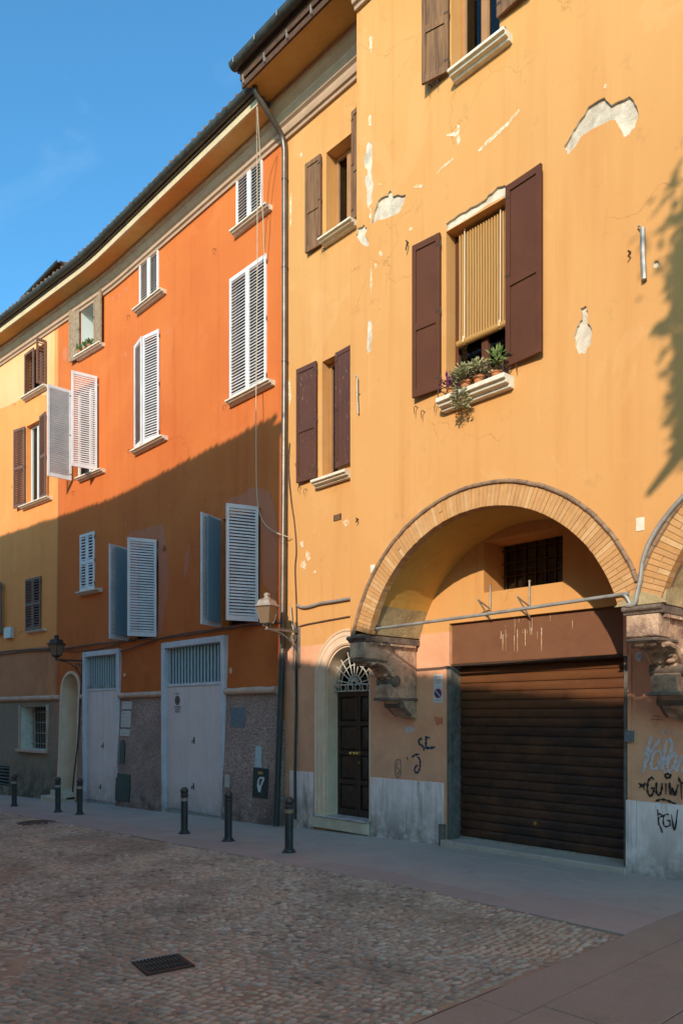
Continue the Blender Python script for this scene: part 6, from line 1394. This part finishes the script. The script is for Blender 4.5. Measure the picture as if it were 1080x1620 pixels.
# white paint drips on the header panel
rr4 = random.Random(2)
for i in range(34):
    px0 = rr4.choice([rr4.uniform(790, 800), rr4.uniform(826, 834), rr4.uniform(778, 935), rr4.uniform(812, 850)]); u, z = WA.hit(px0, rr4.uniform(965, 1008), .046); q = MB(); l = rr4.choice([.008, .012, .02, .03, .05, .10, .22, .30]); w_ = rr4.uniform(.0012, .0055)
    zb_ = max(z-l, 2.64); q.add([(u-w_, .0478, z), (u+w_, .0478, z), (u+w_*.5, .0478, zb_), (u-w_*.5, .0478, zb_)], [(0, 1, 2, 3)]); part('paint_drip', q, M['whitewash'], ochre, fix=False)
# litter
for x, y, s in ((252, 1287, .05), (577, 1317, .02)):
    p = on_g(x, y); q = MB(); q.add([(-s, -.01, .004), (s, -.015, .012), (s*.7, .02, .02), (-s*.8, .02, .006), (0, 0, .022)], [(0,1,4),(1,2,4),(2,3,4),(3,0,4)], Matrix.Translation(p)); solo('paper_scrap', q, M['sign_w'], 'scrap of white paper by the wide grey door' if x < 400 else 'tiny white scrap on the pavement near the arched door', 'litter', fix=False, origin=tuple(p))
# ------------------------------------------------------------------ the far side of the street, behind the camera: roofs and a tree that cast the shadows
def far_house(x0, x1, y0, ang, zeave, label, roofdepth=9, floors=3, chim=()):
    c = Vector((x0, y0, 0)); t = thing('facing_house', c, label, 'house', rotz=ang); L = x1-x0
    q = MB(); holes = []; nb = int(L/2.6)
    wl = Wall(lambda u, z: 0.0, 'F'); fh = zeave/floors
    for i in range(nb):
        for k in range(floors):
            u = (i+.5)*L/nb; z = k*fh+ (.9 if k else .05)
            holes.append((u-.5, u+.5, z, min(z+1.6+(.6 if k == 0 else 0), zeave-.5), .25))
    # front faces +y (towards the photographed houses)
    mbw = MB(); wallgrid(mbw, wl, 0, L, -1, zeave, holes)
    mbw.v = [(v[0], -v[1], v[2]) for v in mbw.v]; lsub('wall', mbw, 'opp', t, fix=False); mbw = MB(); mbw.box(0, L, -roofdepth, -.3, -1, zeave-.02); lsub('side_wall', mbw, 'opp', t)
    for h in holes:
        q = MB(); q.box(h[0]+.01, h[1]-.01, -.24, -.20, h[2]+.01, h[3]-.01); wn_ = lsub('window', q, 'tawny', t); q = MB(); q.box(h[0]+.1, h[1]-.1, -.199, -.195, h[2]+.1, h[3]-.1); sub('pane', q, M['glass'], wn_)
        q = MB(); q.box(h[0]-.5, h[0]-.01, .02, .055, h[2], h[3]); q.box(h[1]+.01, h[1]+.5, .02, .055, h[2], h[3]); lsub('shutter', q, 'mauve', t)
    q = MB(); sl_ = .27; q.prism([(.5, zeave-.05), (.5, zeave-.0), (-roofdepth/2, zeave+(.5+roofdepth/2)*sl_), (-roofdepth-.5, zeave), (-roofdepth-.5, zeave-.08)], -.3, L+.0, axis='x'); ro = lsub('roof', q, 'tile', t)
    q = MB(); k = int((L+.2)/.205)
    for i in range(k):
        x = -.2+i*.205; q.tube([(x, .60, zeave+.055+rnd.uniform(-.015, .03)), (x, .1, zeave+.06+.48*sl_)], [.078, .07], 7)
    sub('roof_tiles', q, M['tile'], ro, kind='stuff')
    for cx_, cy_, h_, w_ in chim:
        q = MB(); zb_ = zeave+.3; q.box(cx_-w_/2, cx_+w_/2, cy_-w_/2, cy_+w_/2, zb_-.5, zb_+h_); sub('chimney', q, M['opp'], ro)
    return t
FA = far_house(-26, .85, -11.66, math.atan(.073), 11.43, 'long house across the street, behind the camera, shading the orange wall')
FB = far_house(1.95, 18, -13.2, R(-12.5), 8.46, 'lower house across the street, behind the camera, shading the ground floors', floors=2)
# the tree in the little square behind the camera: its branches throw the blurred shadow on the ochre wall
def shade_pt(px, py, t): u, z = WB.hit(px, py); return Vector((u, YB, z))+SUN*t
T0 = 7.4
tb = shade_pt(1120, 700, T0); tree = thing('street_tree', (tb.x, tb.y, 0), 'leafy street tree behind the camera throwing a shadow on the ochre wall', 'tree')
q = MB(); q.tube([(tb.x+.1, tb.y, -.1), (tb.x+.05, tb.y, 2), (tb.x, tb.y, 5), (tb.x-.02, tb.y, tb.z), (tb.x+.1, tb.y+.1, tb.z+2), (tb.x+.2, tb.y+.1, tb.z+3.6)], [.26, .21, .18, .15, .10, .04], 12)
brs = [[(1130,600),(1105,690),(1085,702),(1062,735),(1042,760),(1024,783)], [(1125,700),(1100,560),(1075,500),(1060,470),(1052,430)], [(1110,620),(1085,600),(1070,545)], [(1120,500),(1095,440),(1075,410),(1062,380)], [(1110,560),(1080,540),(1050,520),(1028,530)]]
for b in brs:
    pts = catmull([shade_pt(x, y, T0) for x, y in b], 4); n = len(pts); q.tube(pts, [.11*(1-.75*i/n) for i in range(n)] if b[0][1] == 600 else [.05*(1-.7*i/n) for i in range(n)], 7)
part('trunk', q, M['bark'], tree, smooth=True)
q = MB(); rr5 = random.Random(6)
for x, y, n, r in ((1086, 540, 300, .10), (1084, 580, 500, .12), (1086, 630, 500, .12), (1090, 680, 500, .12), (1074, 545, 60, .05), (1070, 500, 60, .07), (1064, 440, 60, .07), (1056, 470, 16, .05), (1050, 505, 30, .05), (1077, 400, 120, .10), (1090, 460, 300, .14), (1030, 528, 10, .05), (1120, 300, 300, .5), (1140, 500, 900, .4), (1130, 640, 900, .35), (1075, 350, 60, .10)):
    c = shade_pt(x+14, y, T0)
    for i in range(n):
        d = Vector((rr5.uniform(-1, 1), rr5.uniform(-1.4, 1.4), rr5.uniform(-1, 1)))*r; leaves(q, c+d, 1, .02, .13, .035, rr5.randrange(10**6), 1.0)
for i in range(1500):
    d = Vector((rr5.uniform(-1, 1), rr5.uniform(-1.3, 1.3), rr5.uniform(-1, 1))); leaves(q, Vector((tb.x+1.9, tb.y, tb.z+1.2))+d*1.2, 1, .02, .13, .035, rr5.randrange(10**6), 1.0)
part('crown', q, M['leaf_g'], tree, fix=False, kind='stuff')
